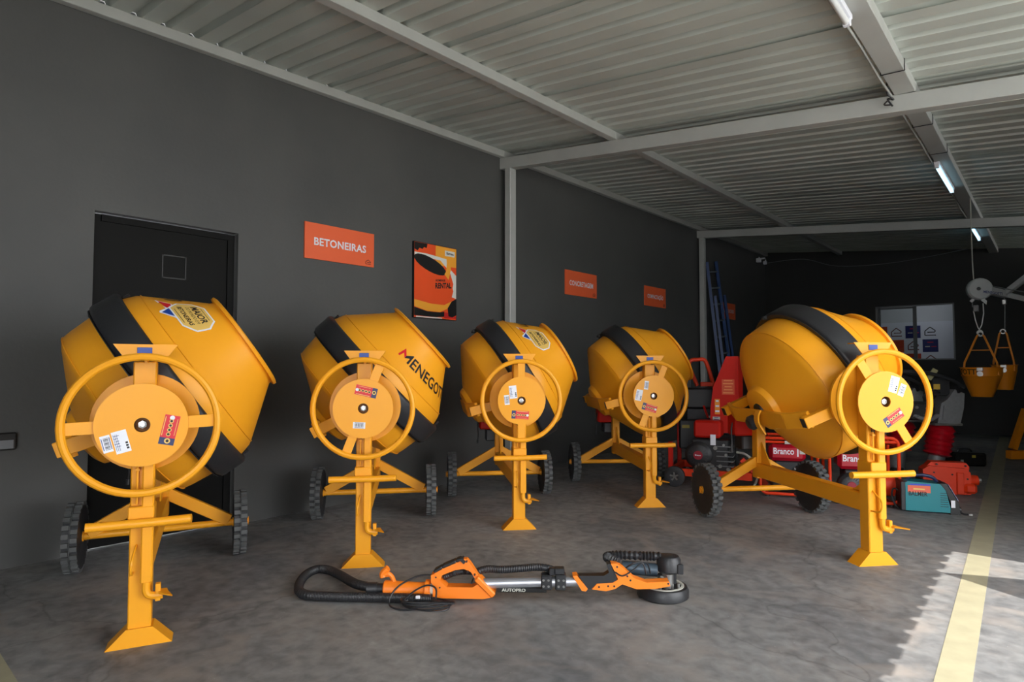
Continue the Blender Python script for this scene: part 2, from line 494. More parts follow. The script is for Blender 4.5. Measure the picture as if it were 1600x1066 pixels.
ao = bpy.data.objects.new('office_lamp', al); COL.objects.link(ao); ao.location = (2.6, YB + 0.9, 2.8)

# board of orange and blue squares on the office wall
p0 = at_y(1362, 504, OY); p1 = at_y(1476, 504, OY)
bx0 = at_y(1360, 540, OY).x; bx1 = at_y(1473.5, 520, OY).x; bz1 = at_y(1470, 502, OY).z; bz0 = bz1 - 1.35
OSQ = mat('board_orange', (196, 70, 36), 0.5, 0, 0.03); BSQ = mat('board_blue', (20, 32, 100), 0.5, 0, 0.03)
BW = mat('board_white', (225, 230, 240), 0.5, 0, 0.02)
board = thing('logo_board', 'white board with orange and blue logo squares seen through the back window', 'board', ((bx0 + bx1) / 2, OY, bz0))
bm = bmesh.new(); box(bm, 0, -0.012, (bz1 - bz0) / 2, bx1 - bx0 + 0.5, 0.022, bz1 - bz0)
obj('panel', bm, BW, board)
cw = (at_y(1471.5, 540, OY).x - at_y(1448, 540, OY).x) / 0.86
ch = cw * 0.97
lft = (at_y(1360, 540, OY).x - board.location.x)
def cell(i, j):  # centre of the cell, column i from the right edge, row j from the top
    return (bx1 - board.location.x - 0.07 - cw * (i + 0.5), (bz1 - bz0) - 0.06 - ch * (j + 0.5))
kinds = {(0, 0): 'hb', (1, 0): 'b', (2, 0): 'ho', (3, 0): 'o', (0, 1): 'b', (1, 1): 'ho', (2, 1): 'o', (3, 1): 'ho', (0, 2): 'ho', (1, 2): 'o', (2, 2): 'hb', (3, 2): 'b'}
for (i, j), kd in kinds.items():
    x, z = cell(i, j)
    if kd in 'ob':
        bm = bmesh.new(); box(bm, x, -0.0245, z, cw * 0.9, 0.003, ch * 0.9)
        fn = lambda u, v, x=x, z=z: (x + u, -0.0265, z + v)
        add_rect(bm, -0.05, -0.02, cw * 0.28, 0.022, fn, 1); add_rect(bm, 0.06, -0.02, cw * 0.3, 0.014, fn, 2)
        add_rect(bm, 0.0, 0.07, cw * 0.35, 0.016, fn, 2)
        obj('logo_square', bm, [OSQ if kd == 'o' else BSQ, GREYP, REDP], board)
    else:
        bm = bmesh.new(); s = cw * 0.3
        y_ = -0.0235
        pts = [(s, y_, -s * .55), (-s, y_, -s * .55), (-s, y_, s * .15), (0, y_, s * .8), (s, y_, s * .2), (s * .9, y_, -s * .05), (-s * .4, y_, -s * .05)]
        pts = [(x + a, b_, z + c_ * 1.4 - s * .1) for a, b_, c_ in pts]
        for a, b_ in zip(pts[:-1], pts[1:]): beam(bm, a, b_, 0.004, 0.018)
        for q in (pts[0], pts[-1]): cyl(bm, (q[0], q[1] - .002, q[2]), (q[0], q[1] + .002, q[2]), s * .13, seg=10)
        obj('house_emblem', bm, INK if kd == 'hb' else mat('emblem_dark_red', (110, 50, 40), 0.5), board)

# painted floor lines
LINEM = mat('worn_yellow_line_paint', (158, 153, 128), 0.6, 0, 0.2, 9, 0.1, 40)
def floor_line(n, a, b, c, d):
    bm = bmesh.new()
    vs = [bm.verts.new((p[0], p[1], 0.0015)) for p in (a, b, c, d)]
    bm.faces.new(vs)
    r = bmesh.ops.extrude_face_region(bm, geom=bm.faces[:])
    for v in [g for g in r['geom'] if isinstance(g, bmesh.types.BMVert)]: v.co.z = 0.0002
    global tn
    trim(tn, bm, LINEM); tn += 1
floor_line(1, (4.40, 0.3), (4.51, 0.3), (4.06, 13.5), (3.93, 13.5))
floor_line(2, (0.35, 0.49), (4.39, 0.40), (4.39, 0.54), (0.35, 0.635))

# ------------------------------------------------------------------ wall signs
SIGNM = mat('orange_sign_print', (238, 102, 56), 0.5, 0, 0.03)
EDGEM = mat('sign_edge_dark', (40, 34, 30), 0.5)
def sign(txt, y0, y1, z0, z1, label, size, house=True):
    o = thing('wall_sign', label, 'sign', (0, (y0 + y1) / 2, z0), 0, 'orange category signs along the dark wall')
    W, H = y1 - y0, z1 - z0
    bm = bmesh.new(); box(bm, 0.008, 0, H / 2, 0.014, W, H)
    obj('panel', bm, SIGNM, o)
    fn = lambda u, v: (0.0156, u, v)
    bm = bmesh.new(); fn2 = lambda u, v: (0.0156, u, v + H * .5 - size * .42)
    add_text(bm, txt, size * 1.2, fn2, 0.0022, W * 0.75, 0, 1.06)
    obj('lettering', bm, WHITE, o)
    if house:
        bm = bmesh.new(); s = 0.028; cx, cz = W * 0.41, H * 0.13
        pts = [(s, -s * .6), (-s, -s * .6), (-s, s * .1), (0, s * .8), (s, s * .1), (s * .8, -.1 * s), (-s * .4, -.1 * s)]
        for a, b_ in zip(pts[:-1], pts[1:]): beam(bm, (0.0156, cx + a[0], cz + a[1]), (0.0156, cx + b_[0], cz + b_[1]), 0.002, 0.005)
        obj('house_emblem', bm, INK, o)
    return o
sign('BETONEIRAS', 2.772, 3.470, 2.088, 2.393, 'orange wall sign reading BETONEIRAS beside the black door', 0.075)
sign('CONCRETAGEM', 6.429, 7.146, 2.108, 2.424, 'orange wall sign reading CONCRETAGEM right of the first column', 0.075)
sign('COMPACTAÇÃO', 8.463, 9.136, 2.118, 2.421, 'orange wall sign reading COMPACTAÇÃO left of the second column', 0.07)
sign('GERADORES', 11.376, 12.013, 2.098, 2.398, 'small dim red-orange wall sign just right of the blue ladder', 0.075, False)

# poster: a picture of a mixer drum printed on a framed panel
po = thing('wall_poster', 'framed orange poster of a mixer drum hanging beside the BETONEIRAS sign', 'poster', (0, 4.216, 1.660))
PW, PHt = 0.57, 0.745
bm = bmesh.new(); box(bm, 0.015, 0, PHt / 2, 0.028, PW, PHt)
obj('frame', bm, mat('poster_edge_black', (18, 16, 16), 0.4), po)
def pf(d): return lambda u, v: (0.0292 + d, u * PW, v * PHt)
PORED = mat('poster_orange_red', (238, 84, 34), 0.4, 0, 0.12, 3); POYEL = mat('poster_yellow', (246, 168, 52), 0.4, 0, 0.1, 3)
POWHT = mat('poster_white', (222, 222, 214), 0.4); POBLK = mat('poster_black', (20, 20, 20), 0.4); PODEEP = mat('poster_red', (196, 34, 34), 0.4, 0, 0.1, 3)
bm = bmesh.new()
add_rect(bm, 0.0, 0.5, 0.985, 0.985, pf(0), 0)
add_rect(bm, 0.24, 0.86, 0.5, 0.26, pf(.0003), 1)
add_poly(bm, [(-.49, .93), (-.49, .99), (-.2, .99), (-.22, .93), (-.28, .94), (-.31, .91), (-.38, .92), (-.42, .88), (-.49, .90)], pf(.0006), 3)
add_rect(bm, 0.33, 0.91, 0.24, 0.075, pf(.0006), 2)
add_poly(bm, [(-.49, .81), (-.49, .86), (-.2, .86), (.1, .84), (.25, .83), (.27, .70), (.1, .8)], pf(.0006), 2)
add_poly(bm, [(.30, .72), (.49, .62), (.49, .30), (.36, .32), (.42, .5)], pf(.0006), 2)
add_poly(bm, [(-.49, .74), (-.3, .66), (.05, .60), (.22, .62), (.28, .8), (.31, .62), (.42, .40), (.36, .27), (.2, .2), (-.49, .2)], pf(.0009), 0)
add_poly(bm, [(-.49, .24), (-.1, .2), (.2, .2), (.38, .26), (.3, .16), (.1, .10), (-.2, .10), (-.49, .15)], pf(.0012), 1)
add_disc(bm, -0.13, 0.72, 0.38, pf(.0012), 3, 0.095, 20, -0.22)
add_poly(bm, [(.2, .62), (.24, .66), (.26, .8), (.3, .84), (.36, .7), (.3, .55)], pf(.0015), 1)
add_poly(bm, [(-.49, .03), (-.49, .14), (-.2, .095), (.1, .095), (.2, .11), (.2, .04), (0, .025)], pf(.0012), 3)
add_poly(bm, [(.3, .05), (.28, .16), (.38, .26), (.49, .30), (.49, .07), (.4, .04)], pf(.0015), 3)
add_poly(bm, [(.2, .02), (.2, .1), (.3, .1), (.42, .04), (.49, .06), (.49, .02)], pf(.0013), 4)
add_rect(bm, -.15, .016, .6, .015, pf(.0015), 2)
obj('print', bm, [PORED, POYEL, POWHT, POBLK, PODEEP], po)
bm = bmesh.new()
tf = lambda u, v: (0.0312, 0.10 + u, 0.318 + v + 0.10 * u)
add_text(bm, 'RENTAL', 0.075, tf, 0.003, 0.22)
tf2 = lambda u, v: (0.0312, 0.06 + u, 0.383 + v + 0.10 * u)
add_text(bm, 'HOMENGE', 0.03, tf2, 0.001, 0.13)
tf3 = lambda u, v: (0.0312, 0.19 + u, 0.668 + v)
add_text(bm, 'famac', 0.035, tf3, 0.001, 0.1)
obj('lettering', bm, INK, po)

# small grey plate box at the near end of the wall
bx = thing('wall_plate', 'small grey labelled wall box at the near left of the dark wall', 'wall box', (0, 0.80, 0.70))
bm = bmesh.new(); box(bm, 0.02, 0, 0.045, 0.036, 0.2, 0.10, 0.006); obj('body', bm, POBLK, bx)
bm = bmesh.new(); box(bm, 0.0395, 0, 0.028, 0.003, 0.17, 0.05); obj('label_plate', bm, mat('grey_plate', (120, 122, 126), 0.5), bx)


# ------------------------------------------------------------------ concrete mixer
HUB = 0.94; AXX = -1.27; DX = -0.672; NOFF = 0.088
DRUM = [(-.337, 0), (-.337, .12), (-.322, .150), (-.285, .165), (-.272, .195), (-.138, .445), (-.12, .472), (-.10, .482), (-.07, .488), (.07, .505), (.20, .505), (.265, .485), (.285, .472), (.535, .268), (.548, .266), (.552, .285), (.566, .288), (.572, .275), (.566, .255), (.54, .255), (.285, .455), (.20, .49), (-.09, .468), (-.25, .19), (-.30, .12), (-.31, 0)]
def f_drum(bm): lathe(bm, DRUM, 64)
def f_seam(bm):
    for s, r in ((.283, .4755), (-.112, .4795)):
        n = 64; tube(bm, [(r * math.cos(2 * PI * k / n), s, r * math.sin(2 * PI * k / n)) for k in range(n)], 0.0035, 5, True)
def f_guard(bm):
    lathe(bm, [(.055, .510), (.055, .526), (.066, .541), (.08, .545), (.188, .545), (.20, .539), (.208, .526), (.208, .510)], 64, closed=True)
def f_guard_lip(bm):
    lathe(bm, [(.050, .507), (.050, .533), (.0545, .533), (.0545, .507)], 64, closed=True)
    for a in (1.75, -1.75):
        box(bm, 0, 0, 0, 0.03, 0.03, 0.03, 0.005, Matrix.Rotation(-a, 4, 'Y') @ Matrix.Translation((.53, .045, 0)))
        cyl(bm, (.53 * math.cos(a), .02, .53 * math.sin(a)), (.53 * math.cos(a), .24, .53 * math.sin(a)), .009, seg=8)
def f_boss(bm): lathe(bm, [(-.347, 0), (-.347, .05), (-.337, .055), (-.337, .0)], 24)
def f_wheel(bm):
    lathe(bm, [(-.036, .03), (-.03, .05), (-.026, .15), (-.036, .172), (-.036, .181), (.036, .181), (.036, .172), (.026, .15), (.03, .05), (.036, .03)], 40)
    n = 26
    for k in range(n):
        for sgn, ph in ((-1, 0), (1, .5)):
            a = 2 * PI * (k + ph) / n
            M = Matrix.Rotation(-a, 4, 'Y') @ Matrix.Translation((.190, sgn * .0205, 0))
            box(bm, 0, 0, 0, .020, .033, .025, 0, M, 1)
    lathe(bm, [(-.0015, .18), (-.0015, .1985), (.0015, .1985), (.0015, .18)], 40, closed=True, mi=1)
def f_hub(bm):
    cyl(bm, (0, -.05, 0), (0, .05, 0), .018, seg=12)
    for s in (-1, 1):
        lathe(bm, [(s * .028, 0), (s * .028, .03), (s * .042, .028), (s * .042, .0)], 16)
        box(bm, 0, s * .052, 0, .006, .004, .05, 0)
def f_post(bm):
    box(bm, -.045, -.002, .61, .08, .088, 1.19, .005)
def f_lever(bm):
    pts = [(.017, .022, .87), (.017, .022, .28), (.017, .026, .245), (.017, .04, .222), (.017, .065, .213), (.017, .095, .213)]
    box(bm, .014, .022, .575, .026, .046, .62, .006)
    tube(bm, smooth_path([(.014, .022, .27), (.014, .022, .235), (.014, .032, .215), (.014, .055, .208), (.014, .085, .208)], 5), .0165, 10)
def f_sleeve(bm):
    box(bm, -.03, -.002, .548, .12, .098, .085, .004)
def f_pedal(bm):
    tube(bm, smooth_path([(.055, -.195, .527), (.05, -.1, .526), (.048, 0, .525), (.05, .1, .526), (.062, .19, .53)], 5), .019, 12)
def plate_z(bm, poly, z, t):
    prism(bm, poly, t, Matrix.Translation((0, 0, z)) @ Matrix(((1, 0, 0, 0), (0, 0, 1, 0), (0, 1, 0, 0), (0, 0, 0, 1))))
def f_lockplate(bm):
    box(bm, .012, .067, .222, .03, .02, .072, .002)
def f_lockpedal(bm):
    plate_z(bm, [(-.005, .07), (.05, .07), (.10, .125), (.03, .105), (-.005, .10)], .225, .006)
def f_rod(bm): tube(bm, [(.008, -.02, .60), (.008, -.02, .86)], .005, 6)
def f_hookrod(bm):
    tube(bm, smooth_path([(-.01, -.018, .425), (.02, -.022, .41), (.07, -.026, .385), (.082, -.03, .35), (.06, -.03, .318), (-.01, -.03, .31)], 5), .005, 6)
def f_rodstop(bm): box(bm, .006, -.005, .655, .024, .045, .008)
def f_rodstop2(bm): box(bm, .006, -.02, .745, .024, .018, .008)
def f_spring(bm):
    tube(bm, [(.010 + .009 * math.cos(k * .9), -.02 + .009 * math.sin(k * .9), .76 + .0011 * k) for k in range(80)], .0025, 5)
def f_foot(bm):
    prism(bm, [(-.124, 0), (.124, 0), (.05, .076), (-.05, .076)], .10, Matrix.Translation((-.044, 0, 0)) @ Matrix.Rotation(PI / 2, 4, 'Z'))
def f_topplate(bm):
    prism(bm, [(-.075, 0), (.075, 0), (.122, .066), (-.122, .066)], .006, Matrix.Translation((.006, 0, 1.213)) @ Matrix.Rotation(R(-6), 4, 'Y') @ Matrix.Rotation(PI / 2, 4, 'Z'))
    box(bm, -.04, 0, 1.275, .085, .20, .006, .001)
    box(bm, -.04, 0, 1.235, .075, .012, .08, .001)
def f_plate_sticker(bm): box(bm, .0085, -.004, 1.250, .003, .056, .030, .001, None, 0)
def f_lockdisc(bm):
    lathe(bm, [(-.012, .04), (-.012, .206), (-.016, .212), (.0, .212), (.0, .04)], 40, Y2X, closed=True)
def f_wheelrim(bm):
    n = 56; tube(bm, [(.0, .284 * math.cos(2 * PI * k / n), .284 * math.sin(2 * PI * k / n)) for k in range(n)], .0165, 10, True)
def f_wheeldisc(bm):
    lathe(bm, [(.0, .030), (.0, .172), (.009, .172), (.009, .030)], 48, Y2X, closed=True)
def f_spoke(bm): box(bm, -.004, 0, .222, .008, .052, .125, .001)
def f_recess(bm): lathe(bm, [(-.03, 0), (-.03, .029), (.0075, .0305)], 20, Y2X)
def f_bolt(bm):
    lathe(bm, [(-.03, 0), (-.03, .017), (-.004, .017), (-.003, .011), (-.006, .010), (-.006, 0)], 6, Y2X)
def f_mainbeam(bm): box(bm, AXX / 2 - .04, 0, .345, -AXX - .06, .075, .105, .005)
def f_gusset(bm):
    prism(bm, [(AXX + .04, .395), (AXX + .17, .395), (AXX + .04, .56)], .008)
    prism(bm, [(-.085, .395), (-.20, .395), (-.085, .47)], .008)
def f_rearpost(bm): box(bm, AXX, 0, .61, .075, .075, .66, .005)
def f_rearbearing(bm):
    box(bm, AXX, 0, .945, .085, .10, .06, .006)
    cyl(bm, (AXX - .05, 0, HUB), (AXX + .09, 0, HUB), .028, seg=14)
def f_ropebracket(bm): box(bm, AXX + .04, 0, .715, .012, .24, .05, .002)
def f_brace(bm):
    beam(bm, (AXX, .02, .415), (AXX, .375, .215), .045, .07, 0, .003)
def f_brace2(bm):
    beam(bm, (AXX, -.02, .415), (AXX, -.375, .215), .045, .07, 0, .003)
def f_axle(bm): cyl(bm, (AXX, -.40, .2), (AXX, .40, .2), .021, seg=14)
YK = .345
def f_arm(bm):   # tubular arm lying in the tilting plane (local X along the trunnion, Y along the drum axis)
    beam(bm, (.535, .035, 0), (.50, -YK - .015, 0), .055, .068, 0, .003)
def f_arm_end(bm):
    box(bm, .50, -YK - .016, 0, .044, .004, .056)  # black plate painting in the shade of the hollow tube end
def f_arm2(bm): beam(bm, (-.535, .035, 0), (-.50, -YK - .015, 0), .055, .068, 0, .003)
def f_arm_end2(bm): box(bm, -.50, -YK - .016, 0, .044, .004, .056)
def f_yokebase(bm):
    pts = [(-.49, -YK + .04), (-.32, -YK - .02), (.32, -YK - .02), (.49, -YK + .04)]
    for a, b_ in zip(pts[:-1], pts[1:]): beam(bm, (a[0], a[1], 0), (b_[0], b_[1], 0), .024, .105, 0, .002)
def f_yokestub(bm):
    cyl(bm, (.515, 0, 0), (.565, 0, 0), .042, seg=18); cyl(bm, (-.565, 0, 0), (-.515, 0, 0), .042, seg=18)
def f_strap(bm):
    pts = smooth_path([(.06, -YK - .03, .06), (.06, -YK - .06, .03), (.06, -YK - .075, -.02), (.06, -YK - .06, -.10)], 5)
    for a, b_ in zip(pts[:-1], pts[1:]): beam(bm, a, b_, .05, .010)
def f_cap(bm):
    lathe(bm, [(-YK - .105, 0), (-YK - .10, .035), (-YK - .085, .05), (-YK - .05, .05), (-YK - .03, 0)], 20, Matrix.Translation((-.015, 0, -.02)))
def f_motor(bm):
    box(bm, AXX - .10, -.09, .69, .14, .17, .18, .012)
def f_motor_cover(bm):
    box(bm, AXX - .10, -.05, .545, .12, .13, .11, .01)
def f_cord(bm):
    tube(bm, smooth_path([(AXX - .08, -.175, .70), (AXX - .07, -.19, .64), (AXX - .07, -.185, .56), (AXX - .07, -.188, .50)], 6), .006, 6)
    cyl(bm, (AXX - .07, -.188, .50), (AXX - .07, -.188, .47), .011, seg=8)

def cone_fn(phi0, slant0, lift, flip=False):
    """2D (u along the circumference, v towards the mouth) -> drum mouth cone"""
    s0, r0, s1, r1 = .285, .472, .535, .268
    L = math.hypot(s1 - s0, r0 - r1); ds, dr = (s1 - s0) / L, (r1 - r0) / L
    rm = r0 + dr * slant0
    nrm = (-dr, ds)
    def fn(u, v):
        ph = phi0 - u / rm
        s = s0 + ds * (slant0 + v) + nrm[0] * lift
        r = r0 + dr * (slant0 + v) + nrm[1] * lift
        return (r * math.cos(ph), s, r * math.sin(ph))
    return fn

def mixer(label, pos, rz, theta, spin, badge=None, letters=None, labels=None, k=1.0):
    noff = .074 if spin == 92 else NOFF if k == 1.0 else .06
    g = 'yellow concrete mixers in a row'
    t = thing('concrete_mixer', label, 'concrete mixer', (pos[0], pos[1], 0), R(rz), g)
    t.scale = (k, k, k)
    P = lambda n, key, f, m, par=t, **kw: part(n, key, f, m, par, **kw)
    post = P('front_post', 'post', f_post, YEL)
    P('foot_plate', 'foot', f_foot, YEL, post)
    P('top_plate', 'topplate', f_topplate, YEL, post)
    P('name_sticker', 'psticker', f_plate_sticker, BLUEP, post)
    P('lock_lever', 'lever', f_lever, YEL)
    P('sleeve', 'sleeve', f_sleeve, YEL, post)
    P('foot_pedal', 'pedal', f_pedal, YEL)
    lp = P('lock_plate', 'lockplate', f_lockplate, YEL); P('lock_pedal', 'lockpedal', f_lockpedal, YEL, lp)
    rl = P('release_rod', 'rod', f_rod, YEL); P('rod_stop', 'rodstop', f_rodstop, YEL, rl); P('rod_stop', 'rodstop2', f_rodstop2, YEL, rl)
    P('bow_handle', 'hookrod', f_hookrod, YEL)
    P('spring', 'spring', f_spring, DARKMETAL)
    P('locking_disc', 'lockdisc', f_lockdisc, YEL, loc=(-.088, 0, HUB))
    hw = P('handwheel', 'rim', f_wheelrim, YEL, loc=(.085, 0, HUB), rot=(R(spin), 0, 0))
    P('hub_disc', 'disc', f_wheeldisc, YEL, hw)
    P('spoke', 'spoke', f_spoke, YEL, hw); P('spoke', 'spoke', f_spoke, YEL, hw, rot=(PI, 0, 0))
    P('bolt_recess', 'recess', f_recess, BROWN, hw); P('bolt', 'bolt', f_bolt, STEEL, hw)
    # stickers on the hub disc, each set laid as the photo shows it
    red, bigl, smalll = labels
    def placed(y, z, rot):
        c, q = math.cos(R(rot)), math.sin(R(rot))
        return lambda d: (lambda u, v: (.0093 + d, y + c * u - q * v, z + q * u + c * v))
    bm = bmesh.new(); fn = placed(*red)
    add_rect(bm, 0, 0, .125, .058, fn(0), 0); add_rect(bm, -.048, 0, .029, .058, fn(.0004), 1)
    for i in range(4): add_disc(bm, -.018 + i * .0185, 0, .0085, fn(.0006), 2); add_disc(bm, -.018 + i * .0185, 0, .0052, fn(.0008), 3)
    add_disc(bm, .052, 0, .0095, fn(.0006), 4); add_disc(bm, -.046, -.002, .0115, fn(.0008), 2); add_disc(bm, -.046, -.002, .006, fn(.001), 3)
    add_rect(bm, .014, .024, .08, .003, fn(.0006), 2); add_rect(bm, .014, -.022, .07, .002, fn(.0006), 2)
    obj('warning_sticker', bm, [REDP, NAVY, CREAM, INK, WHITE], hw, rot=(-R(spin), 0, 0))
    if bigl:
        bm = bmesh.new(); fn = placed(*bigl)
        add_rect(bm, 0, 0, .054, .092, fn(0), 0)
        for i in range(5): add_rect(bm, -.012 - (i % 2) * .004, .028 - i * .011, .020 - (i % 3) * .004, .0022, fn(.0004), 2)
        for i in range(3): add_rect(bm, .018, -.030 + i * .011, .009, .008, fn(.0004), 1)
        for i in range(3): add_rect(bm, -.022 + i * .006, .0, .0016, .07, fn(.0004), 2)
        obj('product_label', bm, [WHITE, INK, INKBLUE], hw, rot=(-R(spin), 0, 0))
    bm = bmesh.new(); fn = placed(*smalll)
    add_rect(bm, 0, 0, .036, .070, fn(0), 0)
    for i in range(10): add_rect(bm, .001, -.024 + i * .0053, .018, .0018 + (i % 3) * .0009, fn(.0004), 1)
    add_rect(bm, .014, 0, .003, .05, fn(.0004), 2); add_rect(bm, -.014, 0, .003, .05, fn(.0004), 2)
    obj('barcode_label', bm, [WHITE, INK, INKBLUE], hw, rot=(-R(spin), 0, 0))
    # chassis
    P('main_beam', 'mbeam', f_mainbeam, YEL); P('gusset', 'gusset', f_gusset, YEL)
    P('rear_post', 'rpost', f_rearpost, YEL); P('rear_bearing', 'rbear', f_rearbearing, YEL); P('rope_bracket', 'ropebracket', f_ropebracket, YEL)
    P('brace', 'brace', f_brace, YEL); P('brace', 'brace2', f_brace2, YEL); P('axle', 'axle', f_axle, YEL)
    for s in (-1, 1):
        wh = P('wheel', 'wheel', f_wheel, [RUB, TREAD], loc=(AXX, s * .435, .2))
        P('wheel_hub', 'hub', f_hub, YEL, wh)
    # tilting yoke and drum
    yk = P('yoke', 'yokebase', f_yokebase, YEL, loc=(DX, 0, HUB), rot=(R(theta - (16 if k == 1.0 else 4)), 0, 0))
    P('yoke_arm', 'arm', f_arm, YEL, yk); P('yoke_arm', 'arm2', f_arm2, YEL, yk)
    P('arm_end_shade', 'armend', f_arm_end, BLK, yk); P('arm_end_shade', 'armend2', f_arm_end2, BLK, yk)
    P('trunnion', 'stub', f_yokestub, YEL, yk); 
    if k != 1.0: P('bearing_strap', 'strap', f_strap, YEL, yk); P('rubber_cap', 'cap', f_cap, BLK, yk)
    mo = P('motor_housing', 'motor', f_motor, RED)
    P('switch_box', 'motorc', f_motor_cover, BLK, mo)
    P('power_cord', 'cord', f_cord, BLK)
    dl = (DX, -noff * math.sin(R(theta)), HUB + noff * math.cos(R(theta)))
    dr = P('drum', 'drum', f_drum, YEL, loc=dl, rot=(R(theta), 0, 0))
    P('seam_bead', 'seam', f_seam, YEL, dr); P('drum_boss', 'boss', f_boss, DARKMETAL, dr)
    gd = P('gear_guard', 'guard', f_guard, BLK, loc=dl, rot=(R(theta), 0, 0), ang=50)
    P('guard_clamp', 'guardlip', f_guard_lip, DARKMETAL, gd)
    if badge is not None:
        bm = bmesh.new(); f = lambda d: cone_fn(R(badge[0]), badge[1], .0025 + d)
        W, H, c = .245, .175, .05
        def strip(x0, x1, y0, y1, c, fn, mi, n=10):
            def yb(x): return min(y1, y1 - (c - (x - x0)) if x - x0 < c else y1, y1 - (c - (x1 - x)) if x1 - x < c else y1)
            xs = sorted(set([x0 + (x1 - x0) * i / n for i in range(n + 1)] + [x0 + c, x1 - c]))
            mid = (y0 + y1) / 2
            vv = [(bm.verts.new(fn(x, 2 * mid - yb(x))), bm.verts.new(fn(x, yb(x)))) for x in xs]
            for a, b_ in zip(vv[:-1], vv[1:]): bm.faces.new((a[0], b_[0], b_[1], a[1])).material_index = mi
        # ribbon tails below the badge
        add_poly(bm, [(-.155, -.108), (-.115, -.04), (-.045, -.05), (-.052, -.080)], f(.0), 0)
        add_poly(bm, [(-.070, -.07), (-.06, -.04), (.03, -.05), (-.025, -.125), (-.038, -.12)], f(.0), 0)
        add_poly(bm, [(-.143, -.098), (-.112, -.045), (-.05, -.05), (-.056, -.072)], f(.0006), 3)
        add_poly(bm, [(-.062, -.070), (-.055, -.045), (.012, -.055), (-.027, -.114)], f(.0006), 4)
        strip(-W / 2, W / 2, -H / 2 + .02, H / 2 + .02, c, f(.0012), 0)
        strip(-W / 2 + .009, W / 2 - .009, -H / 2 + .028, H / 2 + .012, c - .004, f(.0018), 1)
        add_rect(bm, 0, .083, .12, .003, f(.0024), 2, n=4); add_rect(bm, 0, -.046, .11, .003, f(.0024), 2, n=4)
        add_text(bm, 'MAIOR', .05, lambda u, v: f(.0024)(u, v + .036), .0012, .155, 2)
        add_text(bm, 'DO MUNDO EM', .026, lambda u, v: f(.0024)(u, v + .010), 0, .145, 2)
        add_text(bm, 'BETONEIRAS', .032, lambda u, v: f(.0024)(u, v - .028), .0008, .155, 2)
        obj('award_sticker', bm, [WHITE, CREAM, INK, REDP, BLUEP], dr)
    if letters is not None:
        bm = bmesh.new(); f = cone_fn(R(letters[0]), letters[1], .003)
        add_text(bm, 'ENEGOTTI', .112, lambda u, v: f(u + .055, v), .0018, .50, 0, 1.04)
        m0, su, sv = -.290, .00034, .00056
        add_poly(bm, [(m0 + a * su, b_ * sv) for a, b_ in ((-35, 8), (0, 0), (24, 80), (106, 31), (104, 74), (-14, 146))], f, 1)
        add_poly(bm, [(m0 + a * su, b_ * sv) for a, b_ in ((108, 31), (200, 80), (197, 0), (243, 0), (243, 147), (222, 147), (104, 74))], f, 0)
        obj('brand_lettering', bm, [INK, REDP, YEL], dr)
    return t

M = [
 ('yellow concrete mixer in front of the black door, nearest the camera', (1.723, 1.011), -23.5, 35, 92, (42, .155), (112, .10), ((.10, -.025, 78), (-.073, -.066, 15), (-.124, -.073, 15)), 1.0),
 ('yellow concrete mixer with MENEGOTTI lettering facing out, second from the door', (1.568, 2.258), -40, 43, 160, None, (-39, .095), ((.016, .099, 167), None, (-.022, -.097, 87)), 1.0),
 ('yellow concrete mixer with award sticker on its drum, in front of the first column', (1.712, 3.520), -41, 31, 0, (35, .155), (105, .10), ((-.01, -.102, -4), (-.062, .062, 6), (-.107, .006, 6)), 1.0),
 ('yellow concrete mixer without drum sticker, below the CONCRETAGEM sign', (2.083, 4.80), -45, 31, -22, None, None, ((-.037, -.097, -17), (-.125, .008, -12), (-.061, .09, -8)), 1.0),
 ('yellow concrete mixer standing alone on the right, drum bottom and black wheels showing', (3.856, 4.288), -41, 27, 33, None, None, ((.045, -.09, 33), (.052, .097, -15), (.102, .065, -22)), 1.04),
]
for a in M: mixer(*a)

# ------------------------------------------------------------------ long-reach wall sander on the floor
sd = thing('wall_sander', 'orange long-reach drywall sander with black hose lying on the concrete floor', 'sander', (2.0746, 2.0228, 0), R(38.13))
bm = bmesh.new()      # lower handle body (local X along the tool, Z up)
lathe(bm, [(0, .0), (0, .036), (.006, .041), (.19, .033), (.21, .036), (.215, .048), (.235, .048), (.24, .036), (.24, 0)], 20, Matrix.Translation((0, .0, .055)) @ Y2X)
tube(bm, smooth_path([(.055, 0, .075), (.04, 0, .115), (.02, 0, .130)], 5), .012, 8)
tube(bm, smooth_path([(-.005, 0, .112), (-.008, 0, .128), (.004, 0, .145), (.02, 0, .158)], 5), .0165, 10)
tube(bm, [(0.004, 0, .124), (.025, 0, .128)], .013, 8)
obj('tail_handle', bm, ORANGE, sd)
bm = bmesh.new()
lathe(bm, [(.24, 0), (.24, .03), (.265, .03), (.265, 0)], 18, Matrix.Translation((0, 0, .056)) @ Y2X)
obj('joint_ring', bm, GREYP, sd)
bm = bmesh.new()      # main grip body with a closed handle loop
body = [(.255, .022), (.255, .088), (.245, .10), (.245, .135), (.262, .142), (.275, .128), (.30, .10), (.325, .078), (.455, .078), (.48, .094), (.548, .030), (.51, .022)]
prism(bm, body, .062)
loop_out = [(.245, .112), (.262, .142), (.30, .165), (.375, .205), (.395, .214), (.425, .214), (.445, .19), (.545, .045), (.52, .06), (.478, .098), (.445, .15), (.41, .165), (.365, .158), (.30, .132), (.29, .112), (.30, .098), (.27, .095)]
prism(bm, loop_out, .036)
obj('grip_body', bm, ORANGE, sd)
bm = bmesh.new(); beam(bm, (.472, 0, .125), (.562, 0, .038), .078, .03, 0, .006); obj('front_collar', bm, ORANGE, sd)
bm = bmesh.new()
pts = [(.258, 0, .148), (.30, 0, .172), (.37, 0, .203), (.395, 0, .214)]
